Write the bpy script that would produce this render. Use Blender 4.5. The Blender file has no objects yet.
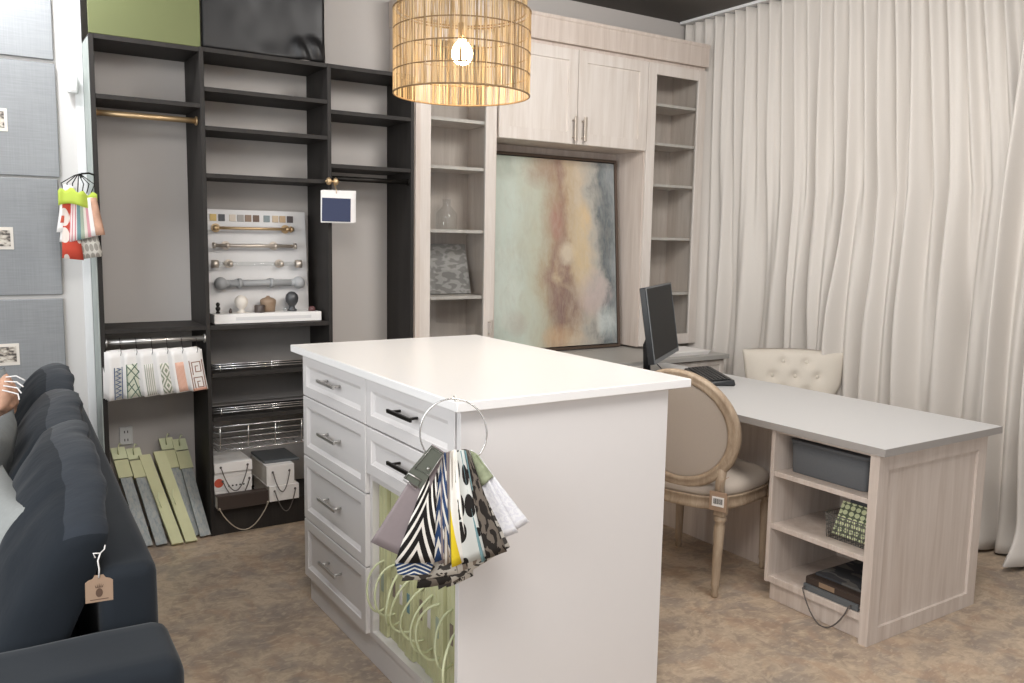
import bpy, bmesh, math, random
from mathutils import Vector, Matrix, noise
random.seed(7)
C = bpy.context.scene.collection
PI = math.pi
# ------------------------------------------------------------------ materials
def lin(c):
    if isinstance(c, str):
        c = [int(c[i:i+2], 16)/255 for i in (0, 2, 4)]
    return tuple((x/12.92 if x <= .04045 else ((x+.055)/1.055)**2.4) for x in c) + (1,)
class NT:
    def __init__(s, name):
        m = bpy.data.materials.new(name); m.use_nodes = True
        s.m = m; s.t = m.node_tree; s.b = s.t.nodes['Principled BSDF']; s.out = s.t.nodes['Material Output']
    def n(s, typ, **kw):
        nd = s.t.nodes.new('ShaderNode'+typ)
        for k, v in kw.items():
            if k in nd.inputs.keys() and not hasattr(nd, k): nd.inputs[k].default_value = v
            elif hasattr(nd, k): setattr(nd, k, v)
            else: nd.inputs[k].default_value = v
        return nd
    def l(s, a, b): s.t.links.new(a, b)
    def coord(s, scale=(1, 1, 1), which='Object', rot=(0, 0, 0)):
        tc = s.n('TexCoord'); mp = s.n('Mapping'); mp.inputs['Scale'].default_value = scale
        mp.inputs['Rotation'].default_value = rot
        s.l(tc.outputs[which], mp.inputs['Vector']); return mp.outputs[0]
    def noise(s, vec, scale, detail=3, rough=.5, dist=0):
        nd = s.n('TexNoise'); nd.inputs['Scale'].default_value = scale; nd.inputs['Detail'].default_value = detail
        nd.inputs['Roughness'].default_value = rough; nd.inputs['Distortion'].default_value = dist
        s.l(vec, nd.inputs['Vector']); return nd
    def ramp(s, fac, stops, interp='LINEAR'):
        r = s.n('ValToRGB'); e = r.color_ramp.elements; r.color_ramp.interpolation = interp
        while len(e) < len(stops): e.new(.5)
        for i, (p, c) in enumerate(stops): e[i].position = p; e[i].color = lin(c)
        s.l(fac, r.inputs[0]); return r.outputs[0]
    def math(s, op, a, b=0, clamp=False):
        nd = s.n('Math', operation=op); nd.use_clamp = clamp
        for i, v in enumerate((a, b)):
            if isinstance(v, (int, float)): nd.inputs[i].default_value = v
            else: s.l(v, nd.inputs[i])
        return nd.outputs[0]
    def mix(s, f, a, b, typ='MIX'):
        nd = s.n('MixRGB', blend_type=typ)
        for k, v in (('Fac', f), ('Color1', a), ('Color2', b)):
            if isinstance(v, str): nd.inputs[k].default_value = lin(v)
            elif isinstance(v, (int, float)): nd.inputs[k].default_value = v
            else: s.l(v, nd.inputs[k])
        return nd.outputs[0]
    def bump(s, h, strength=.2, dist=.002):
        b = s.n('Bump'); b.inputs['Strength'].default_value = strength; b.inputs['Distance'].default_value = dist
        s.l(h, b.inputs['Height']); s.l(b.outputs[0], s.b.inputs['Normal'])
    def set(s, **k):
        for a, v in k.items():
            s.b.inputs[a.replace('_', ' ')].default_value = v
        return s
def plain(name, col, rough=.5, metal=0, var=.06, scale=30, bump=0, sheen=0, stretch=(1, 1, 1), spec=.5, bd=.002):
    n = NT(name); v = n.coord(stretch); nz = n.noise(v, scale, 4)
    c = lin(col); d = tuple(min(1, x*(1+var)) for x in c[:3])+(1,); e = tuple(x*(1-var) for x in c[:3])+(1,)
    mx = n.n('MixRGB'); mx.inputs[1].default_value = e; mx.inputs[2].default_value = d
    n.l(nz.outputs[0], mx.inputs[0]); n.l(mx.outputs[0], n.b.inputs['Base Color'])
    n.set(Roughness=rough, Metallic=metal)
    n.b.inputs['Specular IOR Level'].default_value = spec
    if sheen: n.b.inputs['Sheen Weight'].default_value = sheen; n.b.inputs['Sheen Roughness'].default_value = .4
    if bump: n.bump(nz.outputs[0], bump, bd)
    return n.m
def wood(name, cols, sc=(14, 14, .9), rough=.45, bump=.08):
    n = NT(name); v = n.coord(sc); a = n.noise(v, 1.6, 6, .6, .6); v2 = n.coord((sc[0]*6, sc[1]*6, sc[2]*3)); b = n.noise(v2, 2.5, 3)
    f = n.math('ADD', n.math('MULTIPLY', a.outputs[0], .75), n.math('MULTIPLY', b.outputs[0], .25))
    c = n.ramp(f, [(.3, cols[0]), (.5, cols[1]), (.7, cols[2])]); n.l(c, n.b.inputs['Base Color']); n.set(Roughness=rough)
    n.bump(f, bump, .001); return n.m
M = {}
M['white_lac'] = plain('white_lacquer', 'e0dcda', .32, var=.01)
M['white_top'] = plain('white_quartz', 'f1efed', .28, var=.015, scale=60)
M['ash'] = wood('pale_ash_laminate', ('b7a89d', 'c6b9af', 'd2c7be'))
M['ash2'] = wood('pale_ash_laminate_door', ('c3b8ae', 'cfc6be', 'd9d2cb'))
M['grey_top'] = plain('grey_desk_laminate', 'c2c1c0', .4, var=.02, scale=80)
M['counter'] = plain('grey_counter_laminate', 'a5a29d', .38, var=.02, scale=80)
M['black_wood'] = wood('charcoal_laminate', ('262322', '2d2a28', '34302d'), (10, 10, .8), .6, .15)
M['black_wood'].node_tree.nodes['Principled BSDF'].inputs['Specular IOR Level'].default_value = .25
M['wall'] = plain('painted_wall', 'd0cdca', .7, var=.01, scale=60)
M['wall_white'] = plain('white_painted_trim', 'dddddd', .6, var=.01)
M['wall_grey'] = plain('warm_grey_wall', 'b9b3ae', .7, var=.01)
M['ceil'] = plain('charcoal_ceiling', '57534f', .8, var=.03)
M['gold'] = plain('brushed_gold', 'cdb088', .42, .75, .04, 200)
M['nickel'] = plain('satin_nickel', 'c4c1bd', .34, .85, .04, 200)
M['champ'] = plain('champagne_metal', 'cfc4b8', .4, .75, .04, 200)
M['chrome'] = plain('chrome', 'e2e0de', .2, .9, .02, 200)
M['blackmetal'] = plain('black_metal', '25221f', .4, .7, .05)
M['blackplastic'] = plain('black_plastic', '1d1e20', .38, 0, .05)
M['greyplastic'] = plain('grey_plastic_bezel', '5c6063', .4, 0, .05)
M['screen'] = plain('dark_screen', '121316', .45, 0, .05, spec=.15)
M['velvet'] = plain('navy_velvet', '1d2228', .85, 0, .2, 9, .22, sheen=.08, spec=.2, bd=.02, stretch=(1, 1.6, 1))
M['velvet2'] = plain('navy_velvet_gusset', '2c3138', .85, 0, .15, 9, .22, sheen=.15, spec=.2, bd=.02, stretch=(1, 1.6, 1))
M['velvet_d'] = plain('navy_velvet_frame', '22272d', .85, 0, .1, 12, .2, sheen=.15, spec=.2)
M['greyfab'] = plain('light_grey_fabric', '8d8f8d', .9, 0, .1, 120, .3)
M['greyfab2'] = plain('mid_grey_fabric', '6f7272', .9, 0, .15, 50, .3)
M['curtain'] = plain('off_white_linen', 'c9c3bc', .85, 0, .025, 160, .12, sheen=.15, spec=.2)
M['seatfab'] = plain('greige_upholstery', 'b3a79b', .75, 0, .04, 160, .15, sheen=.1)
M['tuft'] = plain('cream_linen_upholstery', 'cbc3b7', .9, 0, .05, 200, .3)
M['chairwood'] = wood('weathered_oak', ('8e7a65', 'a5917b', 'b9a790'), (25, 25, 4), .55, .2)
M['lime'] = plain('lime_card', 'c9c9a0', .7, 0, .06, 25)
M['lime2'] = plain('bright_lime_card', 'b9cc4e', .7, 0, .05, 25)
M['limecord'] = plain('pale_lime_cord', 'd0d4ae', .6, 0, .05, 80)
M['greysample'] = wood('grey_textile_samples', ('7d8385', '9aa0a0', 'b2a9a0'), (50, 50, 3), .8, .2)
M['greenpanel'] = plain('olive_green_panel', '61663f', .65, 0, .05, 10)
M['vinyl'] = plain('black_vinyl', '141314', .45, 0, .1, 6, .1)
M['paper'] = plain('white_paper', 'e6e3e0', .7, 0, .02)
M['paper_c'] = plain('cream_paper', 'ddd6cc', .7, 0, .03)
M['navyfab'] = plain('navy_fabric', '363d57', .85, 0, .1, 300, .2)
M['darkbrown'] = plain('dark_brown_card', '3a2f29', .6, 0, .1, 20)
M['cord'] = plain('dark_cord', '57504c', .7, 0, .1, 300)
M['cordl'] = plain('pale_twine', 'a89c8c', .8, 0, .2, 300)
M['bin'] = plain('charcoal_fabric_bin', '5e6063', .8, 0, .08, 150, .3)
M['wire'] = plain('dark_grey_wire', '6b6965', .5, .3, .05)
M['kraft'] = plain('kraft_paper', 'a08670', .8, 0, .06, 60)
M['kraft_ink'] = plain('brown_ink', '5c4638', .8)
M['greyfinial'] = plain('grey_painted_wood', '9b9c9d', .5, 0, .04)
M['red'] = plain('red_fabric', 'c4553f', .8, 0, .1, 50)
M['brownw'] = plain('brown_wood', '8a745f', .5, 0, .15, 40)
M['darkwood'] = plain('dark_wood', '4e4440', .45, 0, .1, 40)
M['board'] = plain('pale_grey_board', 'd0cecd', .5, 0, .02)
M['peach'] = plain('peach_print_fabric', 'c79c84', .8, 0, .5, 30)
M['frame'] = plain('dark_bronze_frame', '5a4c42', .4, .3, .1)
M['socket'] = plain('white_socket_plastic', 'd5d5d3', .4)
M['teal'] = plain('teal_fabric', '6f8f94', .8, 0, .1, 50)
M['pink'] = plain('pink_fabric', 'd39aa0', .8, 0, .1, 50)
M['sage'] = plain('sage_fabric', 'a3ae9c', .8, 0, .1, 50)
M['taupe'] = plain('taupe_fabric', '857a7b', .85, 0, .06, 80)
M['olivecard'] = plain('dark_olive_card', '55584e', .6, 0, .06, 80)
M['black'] = plain('black_ink', '22201f', .8)
M['rose'] = plain('rose_ink', 'c99884', .8)
M['greenink'] = plain('green_ink', '5d7263', .8)
M['blueink'] = plain('blue_ink', '506080', .8)
M['greyink'] = plain('grey_ink', '77736a', .8)
M['nightglass'] = plain('night_window_glass', '15171f', .1, 0, .02)

def glass():
    n = NT('clear_glass'); t = n.t
    tr = n.n('BsdfTransparent'); tr.inputs[0].default_value = (.93, .94, .94, 1)
    gl = n.n('BsdfGlossy'); gl.inputs['Roughness'].default_value = .02
    lw = n.n('LayerWeight'); lw.inputs[0].default_value = .5; mx = n.n('MixShader')
    n.l(n.math('ADD', n.math('MULTIPLY', n.math('POWER', lw.outputs['Facing'], 4), .6), .045), mx.inputs[0]); n.l(tr.outputs[0], mx.inputs[1]); n.l(gl.outputs[0], mx.inputs[2]); n.l(mx.outputs[0], n.out.inputs[0])
    return n.m
M['glass'] = glass()
M['acrylic'] = M['glass']
def floor_mat():
    n = NT('mottled_cork_vinyl_floor'); v = n.coord()
    wv = n.noise(v, 3, 3); off = n.n('VectorMath', operation='MULTIPLY_ADD'); n.l(wv.outputs['Color'], off.inputs[0]); off.inputs[1].default_value = (.12, .12, 0); n.l(v, off.inputs[2]); vv = off.outputs[0]
    big = n.noise(vv, 3.2, 4, .55, .6); sm = n.noise(vv, 15, 6, .65, 1.0)
    def warp(sc, rot):
        mp = n.n('Mapping'); mp.inputs['Scale'].default_value = sc; mp.inputs['Rotation'].default_value = (0, 0, rot); n.l(vv, mp.inputs[0]); return mp.outputs[0]
    f = n.math('ADD', n.math('MULTIPLY', big.outputs[0], .5), n.math('MULTIPLY', sm.outputs[0], .5))
    c = n.ramp(f, [(.36, '8a7c6f'), (.44, '9b8a7a'), (.50, 'ab9985'), (.56, 'b8a590'), (.61, 'a89581'), (.68, 'c3b099')])
    def patch(c, sc, scale, lo, hi, amt, col, rot=0):
        g = n.noise(warp(sc, rot), scale, 3, .5, .4); r_ = n.ramp(g.outputs[0], [(lo, '000000'), (hi, 'ffffff')]); return n.mix(n.math('MULTIPLY', r_, amt), c, col)
    c = patch(c, (1, 1.5, 1), 5, .52, .60, .45, '857c76', .3); c = patch(c, (1.4, 1, 1), 6.3, .54, .62, .4, 'a5876f', 1.1)
    c = patch(c, (1, 2.2, 1), 17, .56, .64, .4, 'c6b298', .9); c = patch(c, (2.2, 1, 1), 14, .57, .65, .35, '87776a', .2); c = patch(c, (1, 2.6, 1), 30, .58, .66, .35, 'cdbba2', 2.2)
    n.l(c, n.b.inputs['Base Color']); n.set(Roughness=.42); n.bump(f, .05, .002); return n.m
M['floor'] = floor_mat()
def wicker():
    n = NT('golden_rattan_strands'); v = n.coord((90, 90, 1.2)); a = n.noise(v, 1, 4)
    c = n.ramp(a.outputs[0], [(.38, '8f7a5c'), (.5, 'b8a280'), (.62, 'd3c2a2')])
    d = n.n('BsdfDiffuse'); t = n.n('BsdfTranslucent'); mx = n.n('MixShader'); mx.inputs[0].default_value = .38
    n.l(c, d.inputs[0]); n.l(c, t.inputs[0]); n.l(d.outputs[0], mx.inputs[1]); n.l(t.outputs[0], mx.inputs[2])
    n.l(mx.outputs[0], n.out.inputs[0]); return n.m
M['wicker'] = wicker()
M['ringw'] = plain('brown_rattan_hoop', '7d6443', .6)
def emis(name, col, s):
    n = NT(name); n.b.inputs['Emission Color'].default_value = lin(col); n.b.inputs['Emission Strength'].default_value = s
    n.b.inputs['Base Color'].default_value = lin(col); return n.m
M['bulb'] = emis('warm_bulb_glass', 'ffe2b4', 45)
M['spot_on'] = emis('lit_spot_lens', 'fff2e0', 12)
def painting():
    n = NT('abstract_painting'); tc = n.n('TexCoord'); sp = n.n('SeparateXYZ'); n.l(tc.outputs['UV'], sp.inputs[0])
    mp = n.n('Mapping'); n.l(tc.outputs['UV'], mp.inputs[0]); mp.inputs['Scale'].default_value = (1, .85, 1)
    w = n.noise(mp.outputs[0], 2.3, 6, .62, .3); w2 = n.noise(mp.outputs[0], 9, 6, .7, .5); w3 = n.noise(n.coord((1, 1, .3)), 40, 4)
    x = n.math('ADD', sp.outputs[0], n.math('MULTIPLY', n.math('SUBTRACT', w.outputs[0], .5), .62))
    x = n.math('ADD', x, n.math('MULTIPLY', n.math('SUBTRACT', w2.outputs[0], .5), .14))
    c = n.ramp(x, [(0, 'a3b0a5'), (.17, 'bfc8bd'), (.34, 'b9baa8'), (.45, 'aa9a82'), (.53, '927668'), (.61, 'b8a488'), (.72, 'c4b49e'), (.82, 'a8a49c'), (.90, '5b6468'), (1, '858b8d')])
    def blob(cx, cy, rx, ry, col, amt, c):
        dx = n.math('DIVIDE', n.math('SUBTRACT', sp.outputs[0], cx), rx); dy = n.math('DIVIDE', n.math('SUBTRACT', sp.outputs[1], cy), ry)
        d = n.math('ADD', n.math('MULTIPLY', dx, dx), n.math('MULTIPLY', dy, dy))
        d = n.math('ADD', d, n.math('MULTIPLY', n.math('SUBTRACT', w2.outputs[0], .5), 2.2))
        f = n.math('MULTIPLY', n.math('SUBTRACT', 1, d, True), amt); return n.mix(f, c, col)
    c = blob(.52, .70, .13, .22, 'a08068', .6, c); c = blob(.53, .68, .06, .13, 'a3706a', .55, c); c = blob(.60, .22, .17, .2, '7d625c', .8, c); c = blob(.6, .50, .08, .07, 'd9ccb4', .7, c)
    c = blob(.76, .70, .05, .10, 'd8b98a', .6, c); c = blob(.72, .5, .08, .3, 'ccb690', .7, c); c = blob(.93, .62, .08, .28, '5b6265', .85, c); c = blob(.82, .82, .08, .12, 'b5b0a6', .6, c)
    c = blob(.82, .28, .16, .14, 'bfaeab', .8, c); c = blob(.92, .12, .1, .12, 'c9d1cf', .8, c); c = blob(.52, .05, .14, .08, 'c7a684', .7, c)
    c = blob(.2, .14, .1, .08, 'a08a7e', .5, c); c = blob(.1, .3, .16, .34, 'd0d8cf', .7, c); c = blob(.15, .72, .14, .22, 'c6d0c6', .7, c); c = blob(.42, .93, .16, .1, '94725f', .6, c); c = blob(.1, .93, .22, .06, '9a9f92', .5, c)
    st = n.noise(n.coord((30, 30, 8)), 1.2, 5, .7, 1.2)
    c = n.mix(n.ramp(st.outputs[0], [(.4, '000000'), (.75, '8f8f8f')]), c, 'c9c4b8')
    st2 = n.noise(n.coord((9, 9, 3)), 1.7, 6, .75, .8)
    c = n.mix(n.ramp(st2.outputs[0], [(.5, '000000'), (.75, '777777')]), c, '8c7a6c')
    n.l(c, n.b.inputs['Base Color']); n.set(Roughness=.35); n.bump(w2.outputs[0], .3, .004); return n.m
M['painting'] = painting()
def canvas_grey():
    n = NT('brushed_grey_linen_panel'); v = n.coord((1, 1, 1)); a = n.noise(n.coord((3, 3, 60)), 3, 3); b = n.noise(n.coord((60, 60, 2)), 3, 3); g = n.noise(v, 4, 4)
    f = n.math('ADD', n.math('MULTIPLY', a.outputs[0], .4), n.math('ADD', n.math('MULTIPLY', b.outputs[0], .3), n.math('MULTIPLY', g.outputs[0], .3)))
    c = n.ramp(f, [(.3, '7f8183'), (.7, '96989a')]); n.l(c, n.b.inputs['Base Color']); n.set(Roughness=.5, Metallic=.2); return n.m
M['greylinen'] = canvas_grey()
M['whitelinen'] = plain('pale_linen_panel', 'd3d4d5', .6, 0, .03, 60)
def photo_print():
    n = NT('small_monochrome_photograph'); a = n.noise(n.coord((1, 1, 2)), 40, 4)
    n.l(n.ramp(a.outputs[0], [(.4, '4a4440'), (.5, 'a49a8e'), (.6, 'cfc8bc')]), n.b.inputs['Base Color']); return n.m
M['photo'] = photo_print()
# patterned fabric by UV
def pat(name, kind, a, b, k=8, extra=None):
    n = NT(name); tc = n.n('TexCoord'); sp = n.n('SeparateXYZ'); n.l(tc.outputs['UV'], sp.inputs[0]); u, v = sp.outputs[0], sp.outputs[1]
    if kind == 'chev':
        t = n.math('ADD', n.math('MULTIPLY', v, k), n.math('MULTIPLY', n.math('ABSOLUTE', n.math('SUBTRACT', n.math('FRACT', n.math('MULTIPLY', u, extra or 1)), .5)), k*.85))
        f = n.math('GREATER_THAN', n.math('FRACT', t), .62)
    elif kind == 'stripe':
        f = n.math('GREATER_THAN', n.math('FRACT', n.math('MULTIPLY', u, k)), extra or .5)
    elif kind == 'split':
        f = n.math('GREATER_THAN', n.math('ADD', u, n.math('MULTIPLY', v, 1.1)), .62)
    elif kind == 'blob':
        mp = n.n('Mapping'); n.l(tc.outputs['UV'], mp.inputs[0]); mp.inputs['Scale'].default_value = (.9, k*.36, 1)
        vo = n.n('TexVoronoi'); vo.inputs['Scale'].default_value = 1.6; vo.inputs['Randomness'].default_value = .5; n.l(mp.outputs[0], vo.inputs['Vector'])
        f = n.math('GREATER_THAN', vo.outputs['Distance'], .47)
    elif kind == 'camo':
        mp = n.n('Mapping'); n.l(tc.outputs['UV'], mp.inputs[0]); mp.inputs['Scale'].default_value = (1, 2, 1)
        nz = n.noise(mp.outputs[0], k, 2, .4, .5); f = n.math('GREATER_THAN', nz.outputs[0], .5)
    elif kind == 'diamond':
        uu = n.math('ABSOLUTE', n.math('SUBTRACT', u, .5)); vv = n.math('ABSOLUTE', n.math('SUBTRACT', n.math('FRACT', n.math('MULTIPLY', v, k)), .5))
        s = n.math('ADD', n.math('MULTIPLY', uu, 1.3), vv); f = n.math('GREATER_THAN', n.math('FRACT', n.math('MULTIPLY', s, 2.6)), .5)
    elif kind == 'dots':
        mp = n.n('Mapping'); n.l(tc.outputs['UV'], mp.inputs[0]); mp.inputs['Scale'].default_value = (k, k, 1)
        vo = n.n('TexVoronoi'); vo.inputs['Scale'].default_value = 1; vo.inputs['Randomness'].default_value = .15; n.l(mp.outputs[0], vo.inputs['Vector']); f = n.math('GREATER_THAN', vo.outputs['Distance'], .43)
    c = n.mix(f, a, b); n.l(c, n.b.inputs['Base Color']); n.set(Roughness=.85); n.b.inputs['Specular IOR Level'].default_value = .2; return n.m
P = {}
P['chev_k'] = pat('black_white_chevron', 'chev', '201d1c', 'e3ded6', 4.5)
P['chev_b'] = pat('blue_white_chevron', 'chev', '2d4368', 'd9d5cd', 4)
P['stripe_t'] = pat('taupe_stripe', 'stripe', '8b7e72', 'c9c2b8', 3)
P['split'] = pat('yellow_white_colour_block', 'split', 'dcc12e', 'e8e4dc')
P['blob'] = pat('black_teardrop_print', 'blob', '24211f', 'c9cac5', 7)
P['camo'] = pat('dark_camouflage_print', 'camo', '2b2724', '6d645b', 4)
P['camo2'] = pat('grey_blot_print', 'camo', '4a4643', 'c5bfb5', 7)
P['diamond'] = pat('sage_diamond_print', 'diamond', '8c9380', 'dcd8d0', 2)
P['stripe_g'] = pat('fine_green_stripe', 'stripe', 'a3a698', 'dcd8d4', 6)
P['stripe_r'] = pat('rose_stripe', 'stripe', 'd0a08c', 'dfb8a6', 9)
P['red_scroll'] = pat('red_scroll_print', 'blob', 'e2d6cd', 'c24c3c', 6)
P['grey_scroll'] = pat('grey_medallion_print', 'dots', 'a39f97', 'd5d2ca', 5)
P['pinkstripe'] = pat('pink_stripe', 'stripe', 'd08d93', 'e8dedb', 3)
P['dots'] = pat('lime_dot_print', 'dots', 'e4eac0', '6d7760', 6)
P['floral'] = pat('dark_floral_cover', 'camo', '414245', '64625f', 2.5)
P['cover'] = pat('pale_collage_cover', 'camo', '8f8b88', 'aeaaa6', 5)
P['speck'] = pat('grey_specimen_paper', 'camo', 'dedde2', 'e9e8ea', 12)

# ------------------------------------------------------------------ mesh builder
class MB:
    def __init__(s): s.bm = bmesh.new(); s.mi = 0; s.uv = s.bm.loops.layers.uv.new('UVMap')
    def _tag(s, faces, smooth=False):
        for f in faces: f.material_index = s.mi; f.smooth = smooth
    def box(s, x0, x1, y0, y1, z0, z1, bev=0, seg=1, mat=None):
        x0, x1 = sorted((x0, x1)); y0, y1 = sorted((y0, y1)); z0, z1 = sorted((z0, z1))
        vs = [s.bm.verts.new((x, y, z)) for x in (x0, x1) for y in (y0, y1) for z in (z0, z1)]
        q = [(0, 1, 3, 2), (4, 6, 7, 5), (0, 4, 5, 1), (2, 3, 7, 6), (0, 2, 6, 4), (1, 5, 7, 3)]
        fs = [s.bm.faces.new([vs[i] for i in a]) for a in q]
        s._tag(fs)
        allv = list(vs)
        if bev:
            es = list({e for f in fs for e in f.edges})
            r = bmesh.ops.bevel(s.bm, geom=es, offset=bev, segments=seg, affect='EDGES', profile=.5)
            allv = list({v for v in r['verts']} | {v for v in vs if v.is_valid})
            s._tag([f for f in r['faces']], seg > 1)
            for f in r['faces']: f.material_index = s.mi
        if mat is not None:
            for v in allv: v.co = mat @ v.co
        return s
    def loft(s, rings, cap0=True, cap1=True, smooth=True, closed=True):
        R = [[s.bm.verts.new(p) for p in r] for r in rings]; n = len(rings[0]); fs = []
        for i in range(len(R)-1):
            for j in range(n if closed else n-1):
                k = (j+1) % n; fs.append(s.bm.faces.new((R[i][j], R[i][k], R[i+1][k], R[i+1][j])))
        s._tag(fs, smooth); caps = []
        if cap0 and n > 2: caps.append(s.bm.faces.new(R[0][::-1]))
        if cap1 and n > 2: caps.append(s.bm.faces.new(R[-1]))
        s._tag(caps); return s
    def tube(s, pts, r, n=8, closed=False, cap=True):
        pts = [Vector(p) for p in pts]; m = len(pts); rings = []
        rs = r if isinstance(r, (list, tuple)) else [r]*m; up = None
        for i, p in enumerate(pts):
            a = pts[(i-1) % m] if (closed or i) else pts[i]; b = pts[(i+1) % m] if (closed or i < m-1) else pts[i]
            t = (b-a).normalized()
            if up is None: up = Vector((0, 0, 1)) if abs(t.z) < .9 else Vector((1, 0, 0))
            x = (up - t*up.dot(t)).normalized(); y = t.cross(x); up = x
            rings.append([p+(x*math.cos(2*PI*k/n)+y*math.sin(2*PI*k/n))*rs[i] for k in range(n)])
        if closed:
            rings.append(rings[0]); R = [[s.bm.verts.new(p) for p in r_] for r_ in rings[:-1]]; fs = []
            for i in range(m):
                for j in range(n): fs.append(s.bm.faces.new((R[i][j], R[i][(j+1) % n], R[(i+1) % m][(j+1) % n], R[(i+1) % m][j])))
            s._tag(fs, True); return s
        return s.loft(rings, cap, cap)
    def rod(s, a, b, r, n=12, r2=None): return s.tube([a, b], [r, r if r2 is None else r2], n)
    def lathe(s, prof, n=24, mat=None, cap=True):
        rings = []
        for r, z in prof: rings.append([(mat or Matrix()) @ Vector((r*math.cos(2*PI*k/n), r*math.sin(2*PI*k/n), z)) for k in range(n)])
        return s.loft(rings, cap, cap)
    def sheet(s, fn, nu, nv, th=.002, smooth=True):
        """thick curved sheet; fn(u,v)->point; both faces get the UVs"""
        P_ = [[Vector(fn(i/nu, j/nv)) for j in range(nv+1)] for i in range(nu+1)]; N = [[None]*(nv+1) for _ in range(nu+1)]
        for i in range(nu+1):
            for j in range(nv+1):
                a = P_[min(i+1, nu)][j]-P_[max(i-1, 0)][j]; b = P_[i][min(j+1, nv)]-P_[i][max(j-1, 0)]; c = a.cross(b)
                N[i][j] = c.normalized() if c.length > 1e-12 else Vector((0, 0, 1))
        T = [[s.bm.verts.new(P_[i][j]+N[i][j]*th/2) for j in range(nv+1)] for i in range(nu+1)]
        B = [[s.bm.verts.new(P_[i][j]-N[i][j]*th/2) for j in range(nv+1)] for i in range(nu+1)]
        def quad(vs, uvs, sm):
            f = s.bm.faces.new(vs); f.material_index = s.mi; f.smooth = sm
            for l, q in zip(f.loops, uvs): l[s.uv].uv = q
        for i in range(nu):
            for j in range(nv):
                uv = [(i/nu, j/nv), ((i+1)/nu, j/nv), ((i+1)/nu, (j+1)/nv), (i/nu, (j+1)/nv)]
                quad((T[i][j], T[i+1][j], T[i+1][j+1], T[i][j+1]), uv, smooth)
                quad((B[i][j+1], B[i+1][j+1], B[i+1][j], B[i][j]), [uv[3], uv[2], uv[1], uv[0]], smooth)
        for i in range(nu):
            for j in (0, nv):
                a, b, c, d = T[i][j], T[i+1][j], B[i+1][j], B[i][j]; vs = (a, d, c, b) if j == 0 else (a, b, c, d)
                quad(vs, [(i/nu, j/nv)]*4, False)
        for j in range(nv):
            for i in (0, nu):
                a, b, c, d = T[i][j], T[i][j+1], B[i][j+1], B[i][j]; vs = (a, b, c, d) if i == 0 else (a, d, c, b)
                quad(vs, [(i/nu, j/nv)]*4, False)
        return s
    def panel(s, O, U, V, w, h, loops, mi_last=None):
        """rectangular relief: loops of (inset, height) from the back outline to the centre"""
        O, U, V = Vector(O), Vector(U), Vector(V); N = U.cross(V); R = []
        for ins, ht in loops:
            R.append([O+U*a+V*b+N*ht for a, b in ((ins, ins), (w-ins, ins), (w-ins, h-ins), (ins, h-ins))])
        return s.loft(R, True, True, False)
    def ball(s, c, r, sc=(1, 1, 1), n=16, mat=None):
        c = Vector(c); rings = []
        for i in range(1, n):
            a = PI*i/n; rings.append([c+(mat or Matrix())@Vector((r*sc[0]*math.sin(a)*math.cos(2*PI*k/n), r*sc[1]*math.sin(a)*math.sin(2*PI*k/n), -r*sc[2]*math.cos(a))) for k in range(n)])
        return s.loft(rings, True, True)
    def prism(s, pts, d):
        """extrude polygon pts (3D) along d"""
        d = Vector(d); a = [Vector(p) for p in pts]; return s.loft([a, [p+d for p in a]], True, True, False)

WM = {}
def finish(mb, name, mats, parent=None, base=None, recalc=True):
    if recalc: bmesh.ops.recalc_face_normals(mb.bm, faces=mb.bm.faces)
    me = bpy.data.meshes.new(name); o = bpy.data.objects.new(name, me); C.objects.link(o)
    if not isinstance(mats, (list, tuple)): mats = [mats]
    for m in mats: me.materials.append(M.get(m) or P.get(m) if isinstance(m, str) else m)
    if parent is not None:
        w = WM[parent.name]; o.parent = parent
        if not parent.get('_local'): mb.bm.transform(w.inverted())
        if parent.get('_local'): o['_local'] = 1
        WM[o.name] = w
    else:
        b = Vector(base) if base is not None else Vector((0, 0, 0)); w = Matrix.Translation(b); mb.bm.transform(w.inverted()); o.location = b; WM[o.name] = w
    mb.bm.to_mesh(me); mb.bm.free(); return o
def tag(o, label, cat, group=None):
    o['label'] = label; o['category'] = cat
    if group: o['group'] = group
    return o
def thing(name, label, cat, loc=(0, 0, 0), rz=0, group=None, local=False, rot=None):
    o = bpy.data.objects.new(name, None); C.objects.link(o); o.empty_display_size = .05; o.location = loc
    o.rotation_euler = rot or (0, 0, rz)
    W = Matrix.Translation(Vector(loc)) @ (o.rotation_euler.to_matrix().to_4x4()); WM[o.name] = W
    if local: o['_local'] = 1
    return tag(o, label, cat, group)
def struct(o): o['kind'] = 'structure'; return o
def dup(root, loc, rz=None, label=None):
    r = root.copy(); C.objects.link(r); r.location = loc
    if rz is not None: r.rotation_euler = (0, 0, rz)
    if label: r['label'] = label
    for ch in list(root.children):
        c = ch.copy(); C.objects.link(c); c.parent = r
        for g in list(ch.children):
            d = g.copy(); C.objects.link(d); d.parent = c
    return r
def B(*a, **k): return MB().box(*a, **k)

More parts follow.
